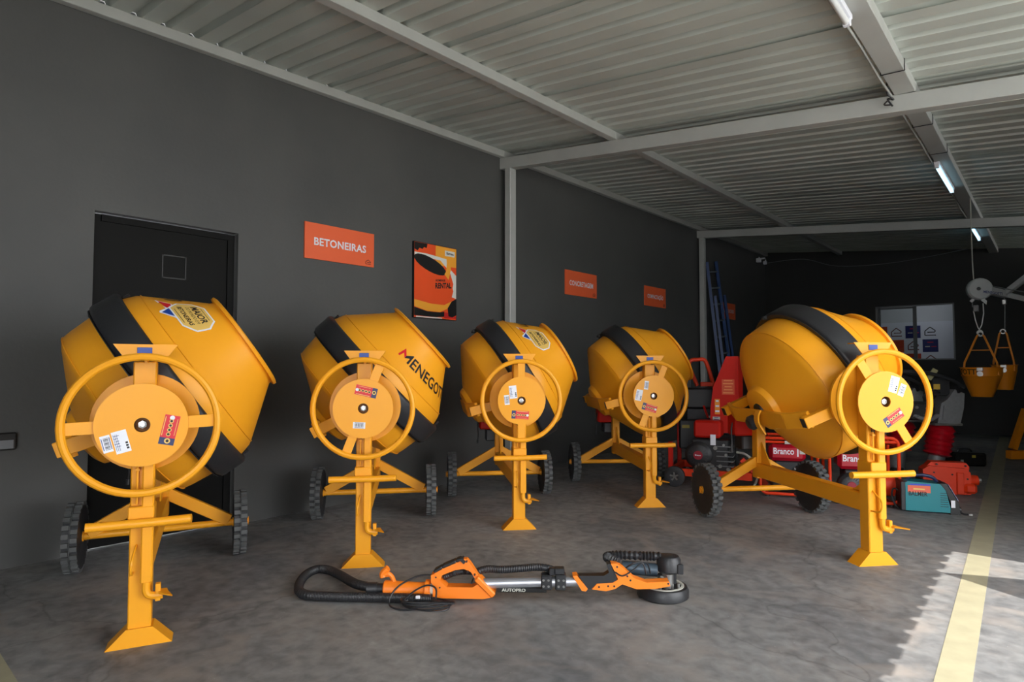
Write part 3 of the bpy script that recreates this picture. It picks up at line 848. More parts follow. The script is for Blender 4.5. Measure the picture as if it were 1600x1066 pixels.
for a, b_ in zip(pts[:-1], pts[1:]): beam(bm, a, b_, .05, .016, 0, .004)
beam(bm, (.395, 0, .214), (.415, 0, .196), .05, .016)
box(bm, .38, 0, .150, .05, .03, .012)
obj('rubber_grip', bm, BLK, sd)
bm = bmesh.new()
for x, z in ((.27, .125), (.43, .155), (.425, .205), (.465, .14), (.29, .075), (.45, .10), (.505, .10)):
    cyl(bm, (x, -.032, z), (x, .032, z), .0045, seg=8)
obj('screws', bm, DARKMETAL, sd)
bm = bmesh.new(); cyl(bm, (.50, 0, .088), (.985, 0, .108), .0245, seg=20)
obj('aluminium_tube', bm, ALU, sd)
bm = bmesh.new()
box(bm, .825, 0, .106, .055, .066, .072, .006); box(bm, .895, 0, .108, .055, .066, .076, .006)
box(bm, .86, .0, .155, .045, .03, .035, .004); box(bm, .89, 0, .16, .05, .05, .03, .004)
obj('tube_clamp', bm, BLK, sd)
bm = bmesh.new()
for x in (.81, .835, .885, .91):
    for z in (.09, .12): cyl(bm, (x, -.036, z), (x, .036, z), .006, seg=8)
obj('clamp_screws', bm, STEEL, sd)
bm = bmesh.new()      # front fork and grip
prism(bm, [(.955, .142), (.975, .145), (1.03, .08), (1.02, .068), (1.0, .07)], .06)
prism(bm, [(1.05, .078), (1.075, .105), (1.155, .112), (1.18, .128), (1.145, .205), (1.175, .207), (1.21, .18), (1.26, .135), (1.32, .115), (1.43, .122), (1.435, .10), (1.36, .085), (1.27, .082), (1.20, .105), (1.165, .082), (1.12, .070)], .055)
obj('front_fork', bm, ORANGE, sd)
bm = bmesh.new()
prism(bm, [(.985, .142), (1.11, .144), (1.135, .16), (1.125, .20), (1.14, .205), (1.165, .15), (1.175, .125), (1.15, .110), (1.075, .106), (1.045, .078), (1.03, .078)], .05)
obj('front_grip', bm, BLK, sd)
bm = bmesh.new()
for x, z in ((1.175, .19), (1.16, .165), (1.225, .145), (1.24, .125), (1.13, .095), (1.16, .095), (1.085, .09), (1.425, .112)): cyl(bm, (x, -.029, z), (x, .029, z), .005, seg=8)
obj('fork_screws', bm, DARKMETAL, sd)
HX, HY = 1.425, .12
bm = bmesh.new()      # sanding head
lathe(bm, [(.0, 0), (.0, .118), (.008, .131), (.040, .131), (.056, .122), (.060, .105), (.052, .098), (.050, 0)], 48, Matrix.Translation((HX, HY, 0)) @ Y2Z)
hd = obj('head_skirt', bm, BLK, sd)
bm = bmesh.new(); lathe(bm, [(.0515, .094), (.062, .094), (.062, .108), (.0515, .108)], 40, Matrix.Translation((HX, HY, 0)) @ Y2Z, closed=True); obj('seal_ring', bm, GREYP, hd)
bm = bmesh.new()
lathe(bm, [(.115, 0), (.115, .05), (.128, .062), (.185, .062), (.20, .052), (.206, .03), (.206, 0)], 28, Matrix.Translation((HX + .035, HY + .02, 0)) @ Y2Z)
box(bm, HX + .085, HY - .02, .145, .03, .03, .05, .003); box(bm, HX + .05, HY + .03, .09, .045, .05, .07, .004)
obj('motor_cover', bm, BLK, sd)
bm = bmesh.new()
box(bm, HX + .005, HY - .02, .085, .06, .06, .06, .006); cyl(bm, (HX + .02, HY - .03, .055), (HX + .02, HY - .03, .125), .03, seg=14)
for k in range(5): cyl(bm, (HX - .05 + .03 * k, HY - .05, .05), (HX - .05 + .03 * k, HY - .05, .08), .007, seg=8)
obj('gear_housing', bm, STEEL, sd)
bm = bmesh.new()
cyl(bm, (1.22, HY + .03, .135), (1.40, HY + .02, .125), .034, seg=16)
obj('motor_body', bm, mat('blue_grey_motor', (70, 84, 96), 0.35, 0.3, 0.1), sd)
def corr(bm, pts, r, n, amp=.0022, step=.006):
    P = smooth_path(pts, n); out = [P[0]]
    acc = 0
    dense = []
    for a, b_ in zip(P[:-1], P[1:]):
        m = max(1, int((b_ - a).length / (step / 2)))
        for q in range(m): dense.append(a + (b_ - a) * q / m)
    dense.append(P[-1])
    tube(bm, dense, r, 10, rfun=lambda i: r + (amp if (i // 1) % 2 else -amp))
bm = bmesh.new()
corr(bm, [(1.19, .02, .20), (1.15, .05, .205), (1.14, .09, .205), (1.20, .12, .205), (1.30, .13, .20), (1.42, .14, .195)], .021, 8, .004, .016)
obj('head_hose', bm, BLK, sd)
bm = bmesh.new()
corr(bm, [(.47, .03, .135), (.52, .035, .150), (.60, .03, .150), (.70, .03, .158), (.78, .03, .165), (.84, .025, .16), (.875, .02, .145)], .019, 8, .0012, .008)
corr(bm, [(.30, .02, .11), (.38, .03, .135), (.47, .03, .135)], .016, 8, .0015, .008)
obj('tube_hose', bm, BLK, sd)
bm = bmesh.new()
W2 = lambda x, y: Matrix.Rotation(-R(38.13), 4, 'Z') @ Vector((x - 2.0746, y - 2.0228, 0))
hp = [Vector((-.03, 0, .055))] + [Vector((*W2(x, y).xy, z)) for x, y, z in ((1.93, 1.98, .050), (1.82, 2.0, .040), (1.66, 2.04, .030), (1.525, 2.055, .026), (1.465, 2.02, .026), (1.50, 1.93, .026), (1.60, 1.83, .026), (1.71, 1.765, .026), (1.80, 1.765, .026), (1.92, 1.845, .026), (2.06, 1.955, .026), (2.22, 2.075, .026), (2.30, 2.14, .024))]
corr(bm, hp, .0235, 6, .0010, .007)
obj('dust_hose', bm, BLK, sd)
bm = bmesh.new()
M_, L_ = axis_mat((-.035, 0, .055), (-.09, -.004, .054)); lathe(bm, [(0, 0), (0, .031), (.05, .032), (.055, 0)], 18, M_ @ Y2Z)
cyl(bm, (.003, 0, .055), (-.045, 0, .055), .026, seg=18)
obj('hose_cuff', bm, BLK, sd)
bm = bmesh.new()
tube(bm, smooth_path([(1.165, -.03, .165), (1.20, -.04, .15), (1.25, -.02, .17), (1.30, .03, .19), (1.34, .08, .175), (1.36, .10, .12)], 6), .004, 6)
tube(bm, smooth_path([(1.22, .06, .15), (1.26, .04, .185), (1.31, .04, .19), (1.33, .05, .13)], 6), .004, 6)
obj('head_wiring', bm, BLK, sd)
bm = bmesh.new()
tube(bm, smooth_path([(.25, -.0, .125), (.20, -.01, .128), (.15, -.03, .118), (.09, -.06, .09), (.055, -.09, .05), (.06, -.12, .015), (.12, -.15, .008), (.2, -.14, .008)], 6), .0045, 6)
for q in range(5):
    r1 = .105 + .008 * q; z = .008 + .007 * q
    cpt = [( .245 + r1 * math.cos(a) * (1.0 + .05 * math.sin(q)), -.105 + .036 * math.sin(a) * (1 + .10 * q) + .012 * math.sin(2 * a + q), z + .008 * math.sin(a + q)) for a in [2 * PI * k / 14 for k in range(14)]]
    tube(bm, smooth_path(cpt, 3, True), .0045, 6, True)
tube(bm, smooth_path([(.12, -.10, .03), (.17, -.07, .07), (.23, -.05, .092), (.275, -.06, .08), (.28, -.09, .04)], 6), .0045, 6)
obj('power_cable', bm, BLK, sd)
bm = bmesh.new(); box(bm, .19, -.085, .045, .022, .014, .016, .003); obj('cable_tag', bm, WHITE, sd)
bm = bmesh.new(); box(bm, .70, .0, .062, .25, .03, .022, .004); obj('sander_rest', bm, POBLK, sd)
bm = bmesh.new(); add_text(bm, 'AUTOPRO', .022, lambda u, v: (.66 + u, -.0155, .056 + v), .0006, .12); obj('rest_lettering', bm, GREYP, sd)
# ------------------------------------------------------------------ machines along the far side
CAMR = 40.91
def frame(px0, py0, off):
    """local frame standing on the floor below pixel (px0, py0) of the photograph's survey; X across, Z up"""
    O = at_floor(px0, py0); ppm = (py0 - HOR) / CAMH
    c = math.cos(R(off))
    X = lambda px: (px - px0) / ppm / c
    Z = lambda py: CAMH - (py - HOR) / ppm
    return O, R(CAMR + off), X, Z, ppm
def pbox(bm, X, Z, px0, px1, py0, py1, y0, y1, bev=.004, mi=0):
    x0, x1, z0, z1 = X(px0), X(px1), Z(py1), Z(py0)
    box(bm, (x0 + x1) / 2, (y0 + y1) / 2, (z0 + z1) / 2, x1 - x0, y1 - y0, z1 - z0, bev, None, mi)
def P(name, bm, m, par, **k): return obj(name, bm, m, par, **k)
def B(): return bmesh.new()
FRONTM = Matrix.Rotation(PI, 4, 'Z')          # lathe axis turned to face -Y
def round_rect(x0, x1, z0, z1, y, r, n=4):
    out = []
    for cx, cz, a in ((x1 - r, z1 - r, 0), (x0 + r, z1 - r, 90), (x0 + r, z0 + r, 180), (x1 - r, z0 + r, 270)):
        for k in range(n + 1):
            t = R(a + 90 * k / n); out.append((cx + r * math.cos(t), y, cz + r * math.sin(t)))
    return out
def recoil(par, x, y, z, r, sticker):
    T = Matrix.Translation((x, y, z)) @ FRONTM
    bm = B(); lathe(bm, [(-.05, 0), (-.05, r), (.0, r * .97), (.02, r * .80), (.025, r * .72), (.025, 0)], 28, T)
    rc = P('recoil_starter', bm, BLK, par)
    bm = B()
    for k in range(20):
        a = 2 * PI * k / 20
        beam(bm, (x + r * .5 * math.cos(a), y - .027, z + r * .5 * math.sin(a)), (x + r * .74 * math.cos(a), y - .026, z + r * .74 * math.sin(a)), .008, .006)
    P('vent_fins', bm, DARKMETAL, rc)
    bm = B(); lathe(bm, [(.024, 0), (.024, r * .34), (.028, r * .32), (.028, 0)], 20, T); P('badge', bm, mat('dark_red_badge', (150, 16, 40), .4), rc)
    if sticker:
        bm = B(); add_text(bm, 'Branco', .022, lambda u, v: (x + u, y - .0288, z + v - .006), .0008, r * .42); P('badge_lettering', bm, WHITE, rc)
    return rc
def engine(par, x0, x1, y0, y1, z0, z1):
    bm = B(); box(bm, (x0 + x1) / 2, (y0 + y1) / 2, (z0 + z1) / 2, (x1 - x0) * .8, (y1 - y0) * .9, z1 - z0, .01)
    en = P('engine_block', bm, DARKMETAL, par)
    for k in range(5):
        z = z0 + (z1 - z0) * (.2 + .15 * k)
        bm = B(); box(bm, x1 - (x1 - x0) * .18, (y0 + y1) / 2, z, (x1 - x0) * .36, (y1 - y0), .008); P('cooling_fin', bm, GREYMETAL, en)
    for (fx, fz, r) in ((.72, .2, .018), (.85, .55, .014), (.62, .75, .02), (.8, .85, .012), (.9, .12, .02)):
        bm = B(); cyl(bm, (x0 + (x1 - x0) * fx, y0 - .012, z0 + (z1 - z0) * fz), (x0 + (x1 - x0) * fx, y0 + .03, z0 + (z1 - z0) * fz), r, seg=8); P('bolt_head', bm, STEEL, en)
    return en

# red shredder with a tall hopper
O, rz, X, Z, pp = frame(1130, 757, -26)
s1 = thing('garden_shredder', 'red engine shredder with tall sloping hopper behind the lone right mixer', 'shredder', O, rz)
bm = B(); prism(bm, [(X(1136), Z(557)), (X(1152), Z(557)), (X(1152), Z(677)), (X(1113), Z(677)), (X(1114), Z(640)), (X(1118), Z(606))], .42, Matrix.Translation((0, .21, 0)))
hop = P('hopper', bm, RED, s1)
bm = B(); box(bm, X(1152) - .004, .0, (Z(557) + Z(677)) / 2, .012, .012, Z(557) - Z(677)); P('corner_seam', bm, RED, hop)
def hop_label(name, px0, px1, py0, py1, bgm, lines, m2):
    bm = B(); f = lambda u, v: (u, -.0018, v)
    add_rect(bm, (X(px0) + X(px1)) / 2, (Z(py0) + Z(py1)) / 2, X(px1) - X(px0), Z(py0) - Z(py1), f, 0)
    f2 = lambda u, v: (u, -.0026, v)
    H = Z(py0) - Z(py1)
    for i in range(lines): add_rect(bm, (X(px0) + X(px1)) / 2, Z(py1) + H * (i + .6) / lines, (X(px1) - X(px0)) * (.8 - .12 * (i % 3)), H / lines * .35, f2, 1)
    P(name, bm, [bgm, m2], hop)
hop_label('instruction_label', 1130, 1147, 593, 617, mat('label_orange_red', (206, 78, 40), .5), 5, mat('label_peach', (226, 140, 84), .5))
hop_label('warning_label', 1120, 1127, 624, 648, mat('label_amber', (232, 140, 30), .5), 3, WHITE)
hop_label('text_plate', 1117, 1127, 652, 669, GREYP, 6, INKBLUE)
bm = B(); pbox(bm, X, Z, 1096, 1132, 656, 682, -.24, -.02, .02); P('fuel_tank', bm, RED, s1)
en = engine(s1, X(1088), X(1148), -.26, -.02, Z(733), Z(684))
recoil(s1, X(1103), -.27, Z(708), .135, True)
bm = B(); pbox(bm, X, Z, 1119, 1126, 676, 692, -.27, -.268, 0); P('hang_tag', bm, WHITE, s1)
bm = B()
pbox(bm, X, Z, 1062, 1172, 730, 741, -.30, -.26, .003); pbox(bm, X, Z, 1062, 1172, 730, 741, .30, .34, .003)
for px in (1066, 1110, 1166): pbox(bm, X, Z, px - 3, px + 3, 731, 740, -.27, .31, 0)
P('base_frame', bm, ORRED, s1)
bm = B(); pbox(bm, X, Z, 1062, 1068, 690, 731, -.28, -.24, .003); P('upright', bm, RED, s1)
bm = B(); beam(bm, (X(1158), -.2, Z(712)), (X(1188), -.15, Z(748)), .04, .05); P('outlet_chute', bm, ORRED, s1)
bm = B(); cyl(bm, (X(1150), -.06, Z(728)), (X(1150), -.06, Z(676)), .018, seg=10); P('adjusting_rod', bm, BLK, s1)
bm = B(); tube(bm, smooth_path([(X(1152), -.2, Z(702)), (X(1164), -.24, Z(704)), (X(1175), -.24, Z(716)), (X(1178), -.23, Z(735)), (X(1174), -.22, Z(750))], 6), .012, 8); P('hose', bm, GREYP, s1)
for k, yy in enumerate((-.33, .36)):
    bm = B(); lathe(bm, [(-.03, .045), (-.03, .085), (-.022, .1), (.022, .1), (.03, .085), (.03, .045)], 28, Matrix.Translation((X(1072), yy, .1)) @ FRONTM, closed=True)
    wh = P('wheel', bm, RUB, s1)
    bm = B(); lathe(bm, [(-.02, 0), (-.02, .07), (.0, .072), (.005, .062), (.002, .055), (.002, 0)], 24, Matrix.Translation((X(1072), yy, .1)) @ FRONTM)
    P('rim', bm, DARKMETAL, wh)
    for q in range(5):
        a = 2 * PI * q / 5 + .4; bm = B()
        beam(bm, (X(1072), yy - .006, .1), (X(1072) + .062 * math.cos(a), yy - .006, .1 + .062 * math.sin(a)), .02, .014); P('rim_spoke', bm, STEEL, wh)

# black engine machine with a red loop handle behind the shredder
O, rz, X, Z, pp = frame(1088, 738, -10)
s2 = thing('floor_cutter', 'black engine machine with red loop handle between fourth mixer and red hopper', 'floor cutter', O, rz)
bm = B(); tube(bm, smooth_path([(X(1091), 0, Z(603)), (X(1084), 0, Z(585)), (X(1079), 0, Z(570)), (X(1083), 0, Z(563)), (X(1092), 0, Z(562)), (X(1101), 0, Z(562)), (X(1106), 0, Z(570)), (X(1112), 0, Z(590)), (X(1118), 0, Z(612))], 5), .022, 10); P('loop_handle', bm, ORRED, s2)
bm = B(); pbox(bm, X, Z, 1095, 1115, 597, 604, -.03, .03, .008); P('crossbar', bm, ORRED, s2)
bm = B(); pbox(bm, X, Z, 1073, 1113, 606, 638, -.12, .2, .02); P('air_filter', bm, BLK, s2)
bm = B(); pbox(bm, X, Z, 1072, 1082, 590, 606, -.06, .05, .005); P('control_box', bm, DARKMETAL, s2)
bm = B(); pbox(bm, X, Z, 1062, 1106, 655, 700, -.12, .2, .015); P('engine_cover', bm, BLK, s2)
bm = B(); pbox(bm, X, Z, 1066, 1077, 663, 668, -.128, -.118, 0); P('yellow_label', bm, mat('label_dull_yellow', (176, 158, 60), .5), s2)
bm = B(); pbox(bm, X, Z, 1060, 1066, 640, 735, -.02, .02, .004); pbox(bm, X, Z, 1060, 1118, 722, 735, -.12, .2, .006); P('chassis', bm, RED, s2)
bm = B(); pbox(bm, X, Z, 1074, 1110, 638, 656, -.05, .12, .01); P('engine_block', bm, DARKMETAL, s2)
bm = B(); tube(bm, smooth_path([(X(1098), -.1, Z(632)), (X(1104), -.14, Z(650)), (X(1112), -.12, Z(645))], 6), .012, 8); P('fuel_hose', bm, GREYP, s2)
bm = B(); beam(bm, (X(1098), -.13, Z(633)), (X(1104), -.15, Z(652)), .02, .02); P('throttle_lever', bm, RED, s2)
for px in (1064, 1114):
    bm = B(); lathe(bm, [(-.025, 0), (-.025, .07), (.025, .07), (.025, 0)], 20, Matrix.Translation((X(px), .05, .07)) @ FRONTM); P('wheel', bm, RUB, s2)

# two generators in tubular frames
def generator(px0, py0, fx0, fx1, fy0, tx0, tx1, ty0, ty1, label):
    O, rz, X, Z, pp = frame(px0, py0, -18)
    g = thing('portable_generator', label, 'generator', O, rz, 'red generators behind the right mixer')
    zt = Z(fy0)
    for y in (0, .36):
        bm = B(); tube(bm, round_rect(X(fx0), X(fx1), .03, zt, y, .06), .014, 8, True); P('frame_loop', bm, ORRED, g)
    for x, z in ((X(fx0), zt - .08), (X(fx1), zt - .08), (X(fx0) + .06, .03), (X(fx1) - .06, .03), (X(fx0) + .08, zt)):
        bm = B(); cyl(bm, (x, 0, z), (x, .36, z), .012, seg=8); P('frame_rail', bm, ORRED, g)
    bm = B(); cyl(bm, (X(fx0), 0, zt - .035), (X(fx1), 0, zt - .035), .012, seg=8); P('frame_rail', bm, ORRED, g)
    bm = B(); box(bm, (X(fx0) + X(fx1)) / 2, 0, zt - .035, .06, .03, .028); P('grip_plate', bm, GREYP, g)
    bm = B(); pbox(bm, X, Z, tx0, tx1, ty0, ty1, .02, .26, .03); tk = P('fuel_tank', bm, mat('deep_red_enamel', (178, 14, 36), .3, 0, .06), g)
    bm = B(); H = Z(ty0) - Z(ty1); W = X(tx1) - X(tx0)
    add_text(bm, 'Branco', .08, lambda u, v: (X(tx0) + W * .40 + u, .0185, Z(ty1) + H * .42 + v), .0015, W * .56)
    add_rect(bm, X(tx0) + W * .78, Z(ty1) + H * .55, .012, H * .5, lambda u, v: (u, .0185, v))
    P('tank_lettering', bm, WHITE, tk)
    bm = B(); box(bm, X(tx0) + W * .9, .0185, Z(ty1) + H * .65, W * .14, .002, H * .4); P('tank_label', bm, GREYP, tk)
    bm = B(); box(bm, X(tx0) + W * .35, .14, Z(ty0) + .012, W * .4, .14, .03, .008); P('control_panel', bm, BLK, g)
    en = engine(g, X(tx0) + .02, X(tx1) + .04, .03, .30, .05, Z(ty1) - .004)
    recoil(g, X(tx0) + .10, .02, .16, .11, False)
    bm = B(); cyl(bm, (X(fx1) - .10, .12, .17), (X(fx1) - .02, .12, .17), .10, seg=20); P('alternator', bm, ORRED, g)
    for x in (X(fx0) + .06, X(fx1) - .06):
        for y in (.03, .33):
            bm = B(); cyl(bm, (x, y, 0), (x, y, .022), .022, seg=10); P('foot', bm, RUB, g)
generator(1236, 778, 1194, 1273, 686, 1207, 1258, 696, 722, 'red framed generator seen through the chassis of the right mixer, nearer its left wheel')
generator(1350, 790, 1305, 1397, 684, 1317, 1372, 705, 736, 'red framed generator partly hidden behind the front post of the right mixer')

# teal welding machine
O, rz, X, Z, pp = frame(1450, 802, -20)
wd = thing('welding_machine', 'teal and black inverter welding machine on the floor by the right mixer', 'welding machine', O, rz)
side = [(X(1421), .012), (X(1421), Z(757)), (X(1425), Z(754)), (X(1466), Z(756)), (X(1473), Z(764)), (X(1480), .012)]
bm = B(); prism(bm, side, .19, Matrix.Translation((0, .095, 0))); case = P('case', bm, TEAL, wd)
bm = B(); pbox(bm, X, Z, 1416, 1422, 755, 800, -.004, .194, .004); P('rear_panel', bm, BLK, wd)
bm = B(); prism(bm, [(X(1466), Z(755)), (X(1474), Z(755)), (X(1489), Z(785)), (X(1490), 0), (X(1478), 0), (X(1479), Z(785)), (X(1473), Z(765))], .20, Matrix.Translation((0, .095, 0))); fp = P('front_panel', bm, POBLK, wd)
bm = B(); beam(bm, (X(1477.5), .095, Z(757)), (X(1489.5), .095, Z(781)), .15, .004); P('control_face', bm, mat('grey_blue_face', (120, 132, 160), .4, 0, .3, 30), fp)
bm = B(); cyl(bm, (X(1483), .095, Z(770)), (X(1486), .095, Z(769)), .02, seg=12); P('control_knob', bm, BLK, fp)
for y in (.04, .15):
    bm = B(); cyl(bm, (X(1489), y, Z(795)), (X(1493), y, Z(795)), .02, seg=12); P('socket', bm, DARKMETAL, fp)
bm = B(); tube(bm, smooth_path([(X(1427), .095, Z(757)), (X(1432), .095, Z(749)), (X(1447), .095, Z(746)), (X(1461), .095, Z(749)), (X(1467), .095, Z(757))], 5), .014, 8); P('carry_handle', bm, mat('dark_blue_handle', (22, 34, 76), .4), wd)
f = lambda u, v: (u, -.0015, v)
bm = B(); add_rect(bm, (X(1425) + X(1454)) / 2, Z(765.5), X(1454) - X(1425), Z(760) - Z(771), f, 0); add_rect(bm, (X(1425) + X(1454)) / 2, Z(765.5), .08, .012, lambda u, v: (u, -.002, v), 1); P('orange_label', bm, [mat('label_salmon', (226, 104, 74), .5), CREAM], case)
bm = B(); add_rect(bm, X(1441), Z(758.5), X(1453) - X(1427), .012, f, 0); P('blue_stripe', bm, mat('label_violet_blue', (64, 72, 190), .5), case)
bm = B(); add_text(bm, 'BALMER', .05, lambda u, v: (X(1438) + u, -.0016, Z(776) + v), .001, X(1451) - X(1427)); P('lettering', bm, INK, case)
bm = B()
for k in range(7): add_rect(bm, X(1471), Z(770 + k * 3.4), .055, .004, f, 0)
P('vent_slots', bm, INK, case)
bm = B(); pbox(bm, X, Z, 1479, 1484, 780, 791, -.0075, -.0055, 0); P('barcode_label', bm, WHITE, fp)
bm = B(); tube(bm, smooth_path([(X(1416), .1, Z(772)), (X(1410), .1, Z(770)), (X(1407), .08, Z(780)), (X(1410), .06, Z(793)), (X(1416), .06, .01)], 6), .007, 6); P('rear_cable', bm, BLK, wd)
bm = B(); tube(bm, smooth_path([(X(1488), .03, .03), (X(1494), .0, .012), (X(1500), -.01, .012)], 5), .007, 6); P('front_cable', bm, BLK, wd)
bm = B(); box(bm, X(1502), -.01, .012, .03, .02, .02, .004); P('cable_lug', bm, STEEL, wd)

# orange demolition breaker lying behind the welder
O, rz, X, Z, pp = frame(1490, 774, -20)
br = thing('demolition_breaker', 'orange-red power tool lying on the floor right of the teal welder', 'power tool', O, rz)
bm = B(); prism(bm, [(X(1452), Z(752)), (X(1452), Z(736)), (X(1460), Z(730)), (X(1505), Z(732)), (X(1512), Z(738)), (X(1512), Z(772)), (X(1490), Z(773)), (X(1474), Z(760))], .16, Matrix.Translation((0, .08, 0))); bd = P('body', bm, ORRED, br)
bm = B(); prism(bm, [(X(1458), Z(731)), (X(1464), Z(724)), (X(1508), Z(724)), (X(1512), Z(730)), (X(1511), Z(737)), (X(1460), Z(735))], .12, Matrix.Translation((0, .09, 0))); P('top_grip', bm, ORRED, br)
bm = B(); pbox(bm, X, Z, 1494, 1503, 738, 772, -.02, .0, .006); P('side_rib', bm, ORRED, bd)
bm = B(); pbox(bm, X, Z, 1503, 1519, 755, 770, -.03, .12, .02); P('gear_cover', bm, ORRED, br)
bm = B(); cyl(bm, (X(1511), .08, Z(752)), (X(1524), .08, Z(751)), .055, .045, seg=16); nz_ = P('nose', bm, ORRED, br)
bm = B(); cyl(bm, (X(1524), .08, Z(751)), (X(1528), .08, Z(750.7)), .022, seg=12); P('drive_tip', bm, STEEL, nz_)
for px, py in ((1466, 740), (1489, 742), (1508, 748), (1470, 727), (1506, 728)):
    bm = B(); cyl(bm, (X(px), -.006, Z(py)), (X(px), .01, Z(py)), .008, seg=8); P('screw', bm, INK, bd)
bm = B(); box(bm, X(1490), .08, .004, .2, .1, .008); P('foot_rail', bm, BLK, br)

# two tamping rammers
def rammer(px0, py0, label, off):
    O, rz, X_, Z_, pp = frame(px0, py0, off)
    r = thing('tamping_rammer', label, 'rammer', O, rz, 'tamping rammers in the dark corner')
    lean = Matrix.Rotation(R(9), 4, 'Y')
    bm = B(); box(bm, .0, .0, .045, .20, .30, .05, .015); box(bm, .0, -.02, .085, .12, .16, .05, .01); P('shoe', bm, DARKMETAL, r)
    bm = B(); cyl(bm, (.01, 0, .09), (.045, 0, .31), .085, .075, seg=18); P('foot_tube', bm, GREYMETAL, r)
    bm = B(); prof = [(0, 0), (0, .09)]
    for k in range(6): prof += [(.02 + .05 * k, .128), (.045 + .05 * k, .105)]
    prof += [(.315, .09), (.315, 0)]
    M_, L_ = axis_mat((.04, 0, .29), (.10, 0, .60)); lathe(bm, prof, 28, M_ @ Y2Z); P('bellows', bm, mat('bellows_red', (170, 10, 28), .3, 0, .08), r, ang=60)
    bm = B(); box(bm, .10, 0, .61, .26, .24, .025, .005, Matrix.Translation((0, 0, 0))); P('flange', bm, STEEL, r)
    bm = B(); prism(bm, [(.0, .62), (.21, .60), (.25, .78), (.26, .92), (.17, .96), (.10, .86), (.04, .82)], .22); P('crankcase', bm, GREYMETAL, r)
    bm = B(); prism(bm, [(.04, .66), (.06, .80), (.10, .80), (.14, .66)], .25); P('case_rib', bm, GREYMETAL, r)
    bm = B(); box(bm, -.13, 0, .74, .22, .24, .18, .02); P('engine_block', bm, DARKMETAL, r)
    bm = B(); box(bm, .07, .02, .98, .16, .18, .17, .01); P('fuel_tank', bm, BLK, r)
    bm = B(); box(bm, .02, -.075, .985, .06, .01, .055, .002); P('yellow_label', bm, mat('label_dull_gold', (196, 160, 60), .5), r)
    bm = B(); tube(bm, smooth_path([(.24, -.14, .98), (.1, -.16, 1.06), (-.1, -.17, 1.12), (-.32, -.15, 1.14), (-.38, 0, 1.14), (-.32, .15, 1.14), (-.1, .17, 1.12), (.1, .16, 1.06), (.24, .14, .98)], 5), .017, 8); P('guide_handle', bm, BLK, r)
    for s in (-1, 1):
        bm = B(); beam(bm, (.20, s * .13, .93), (.16, s * .15, 1.03), .02, .03); P('handle_mount', bm, DARKMETAL, r)
    bm = B(); tube(bm, smooth_path([(-.05, -.13, .80), (-.15, -.16, .88), (-.05, -.15, .95), (.03, -.10, .93)], 6), .012, 8); P('fuel_hose', bm, BLK, r)
    bm = B(); tube(bm, smooth_path([(-.22, -.1, .70), (-.1, -.14, .66), (.0, -.12, .70)], 6), .022, 8); P('exhaust_pipe', bm, GREYMETAL, r)
    for x, z in ((-.2, .78), (-.12, .70), (-.06, .80), (-.19, .69), (-.1, .77)):
        bm = B(); cyl(bm, (x, -.135, z), (x, -.11, z), .015, seg=8); P('bolt_head', bm, STEEL, r)
    bm = B(); beam(bm, (-.06, -.08, 1.06), (.0, -.1, 1.16), .03, .05); P('throttle_lever', bm, mat('dull_olive', (120, 116, 60), .5), r)
rammer(1458, 757, 'tamping rammer with red bellows standing behind the teal welder', -6)
rammer(1398, 745, 'tamping rammer mostly hidden behind the handwheel of the right mixer', -10)

# unidentified dark object built as a small black case with a yellowish tag
O, rz, X, Z, pp = frame(1517, 729, -10)
bc = thing('black_case', 'unidentified black case with small yellow tag in the dark beside the floor line', 'case', O, rz)
bm = B(); pbox(bm, X, Z, 1495, 1540, 708, 729, 0, .25, .02); P('body', bm, POBLK, bc)
bm = B(); tube(bm, smooth_path([(X(1505), .1, Z(709)), (X(1508), .1, Z(704)), (X(1522), .1, Z(704)), (X(1525), .1, Z(709))], 4), .01, 8); P('handle', bm, BLK, bc)
bm = B(); pbox(bm, X, Z, 1519, 1524, 711.5, 715.5, -.004, .0, 0); P('yellow_tag', bm, mat('label_dull_yellow', (176, 158, 60), .5), bc)
bm = B(); pbox(bm, X, Z, 1503, 1507, 719, 723, -.004, .0, 0); P('white_tag', bm, GREYP, bc)

# blue ladder leaning on the wall
ld = thing('extension_ladder', 'blue extension ladder leaning on the dark wall behind the second column', 'ladder', (0, 0, 0))
LADM = mat('ladder_blue', (14, 56, 112), .45, 0, .08)
a0, a1 = Vector((.07, 10.60, 3.04)), Vector((.34, 10.72, 0.03))
b0, b1 = Vector((.07, 10.98, 3.10)), Vector((.34, 11.22, 0.03))
for p, q in ((a0, a1), (b0, b1)):
    bm = B(); beam(bm, p, q, .04, .05); P('rail', bm, LADM, ld)
    bm = B(); box(bm, q.x, q.y, .018, .09, .05, .036, .006); P('rubber_foot', bm, RUB, ld)
for k in range(10):
    t = .06 + k * .096
    bm = B(); cyl(bm, a0.lerp(a1, t), b0.lerp(b1, t), .016, seg=8); P('rung', bm, mat('ladder_rung_grey', (150, 160, 170), .4, .5), ld)
for p, q in ((a0, a1), (b0, b1)):
    d = Vector((.06, .04, 0))
    bm = B(); beam(bm, p.lerp(q, .2) + d, q + d + Vector((0, 0, .02)), .04, .045); P('lower_rail', bm, LADM, ld)

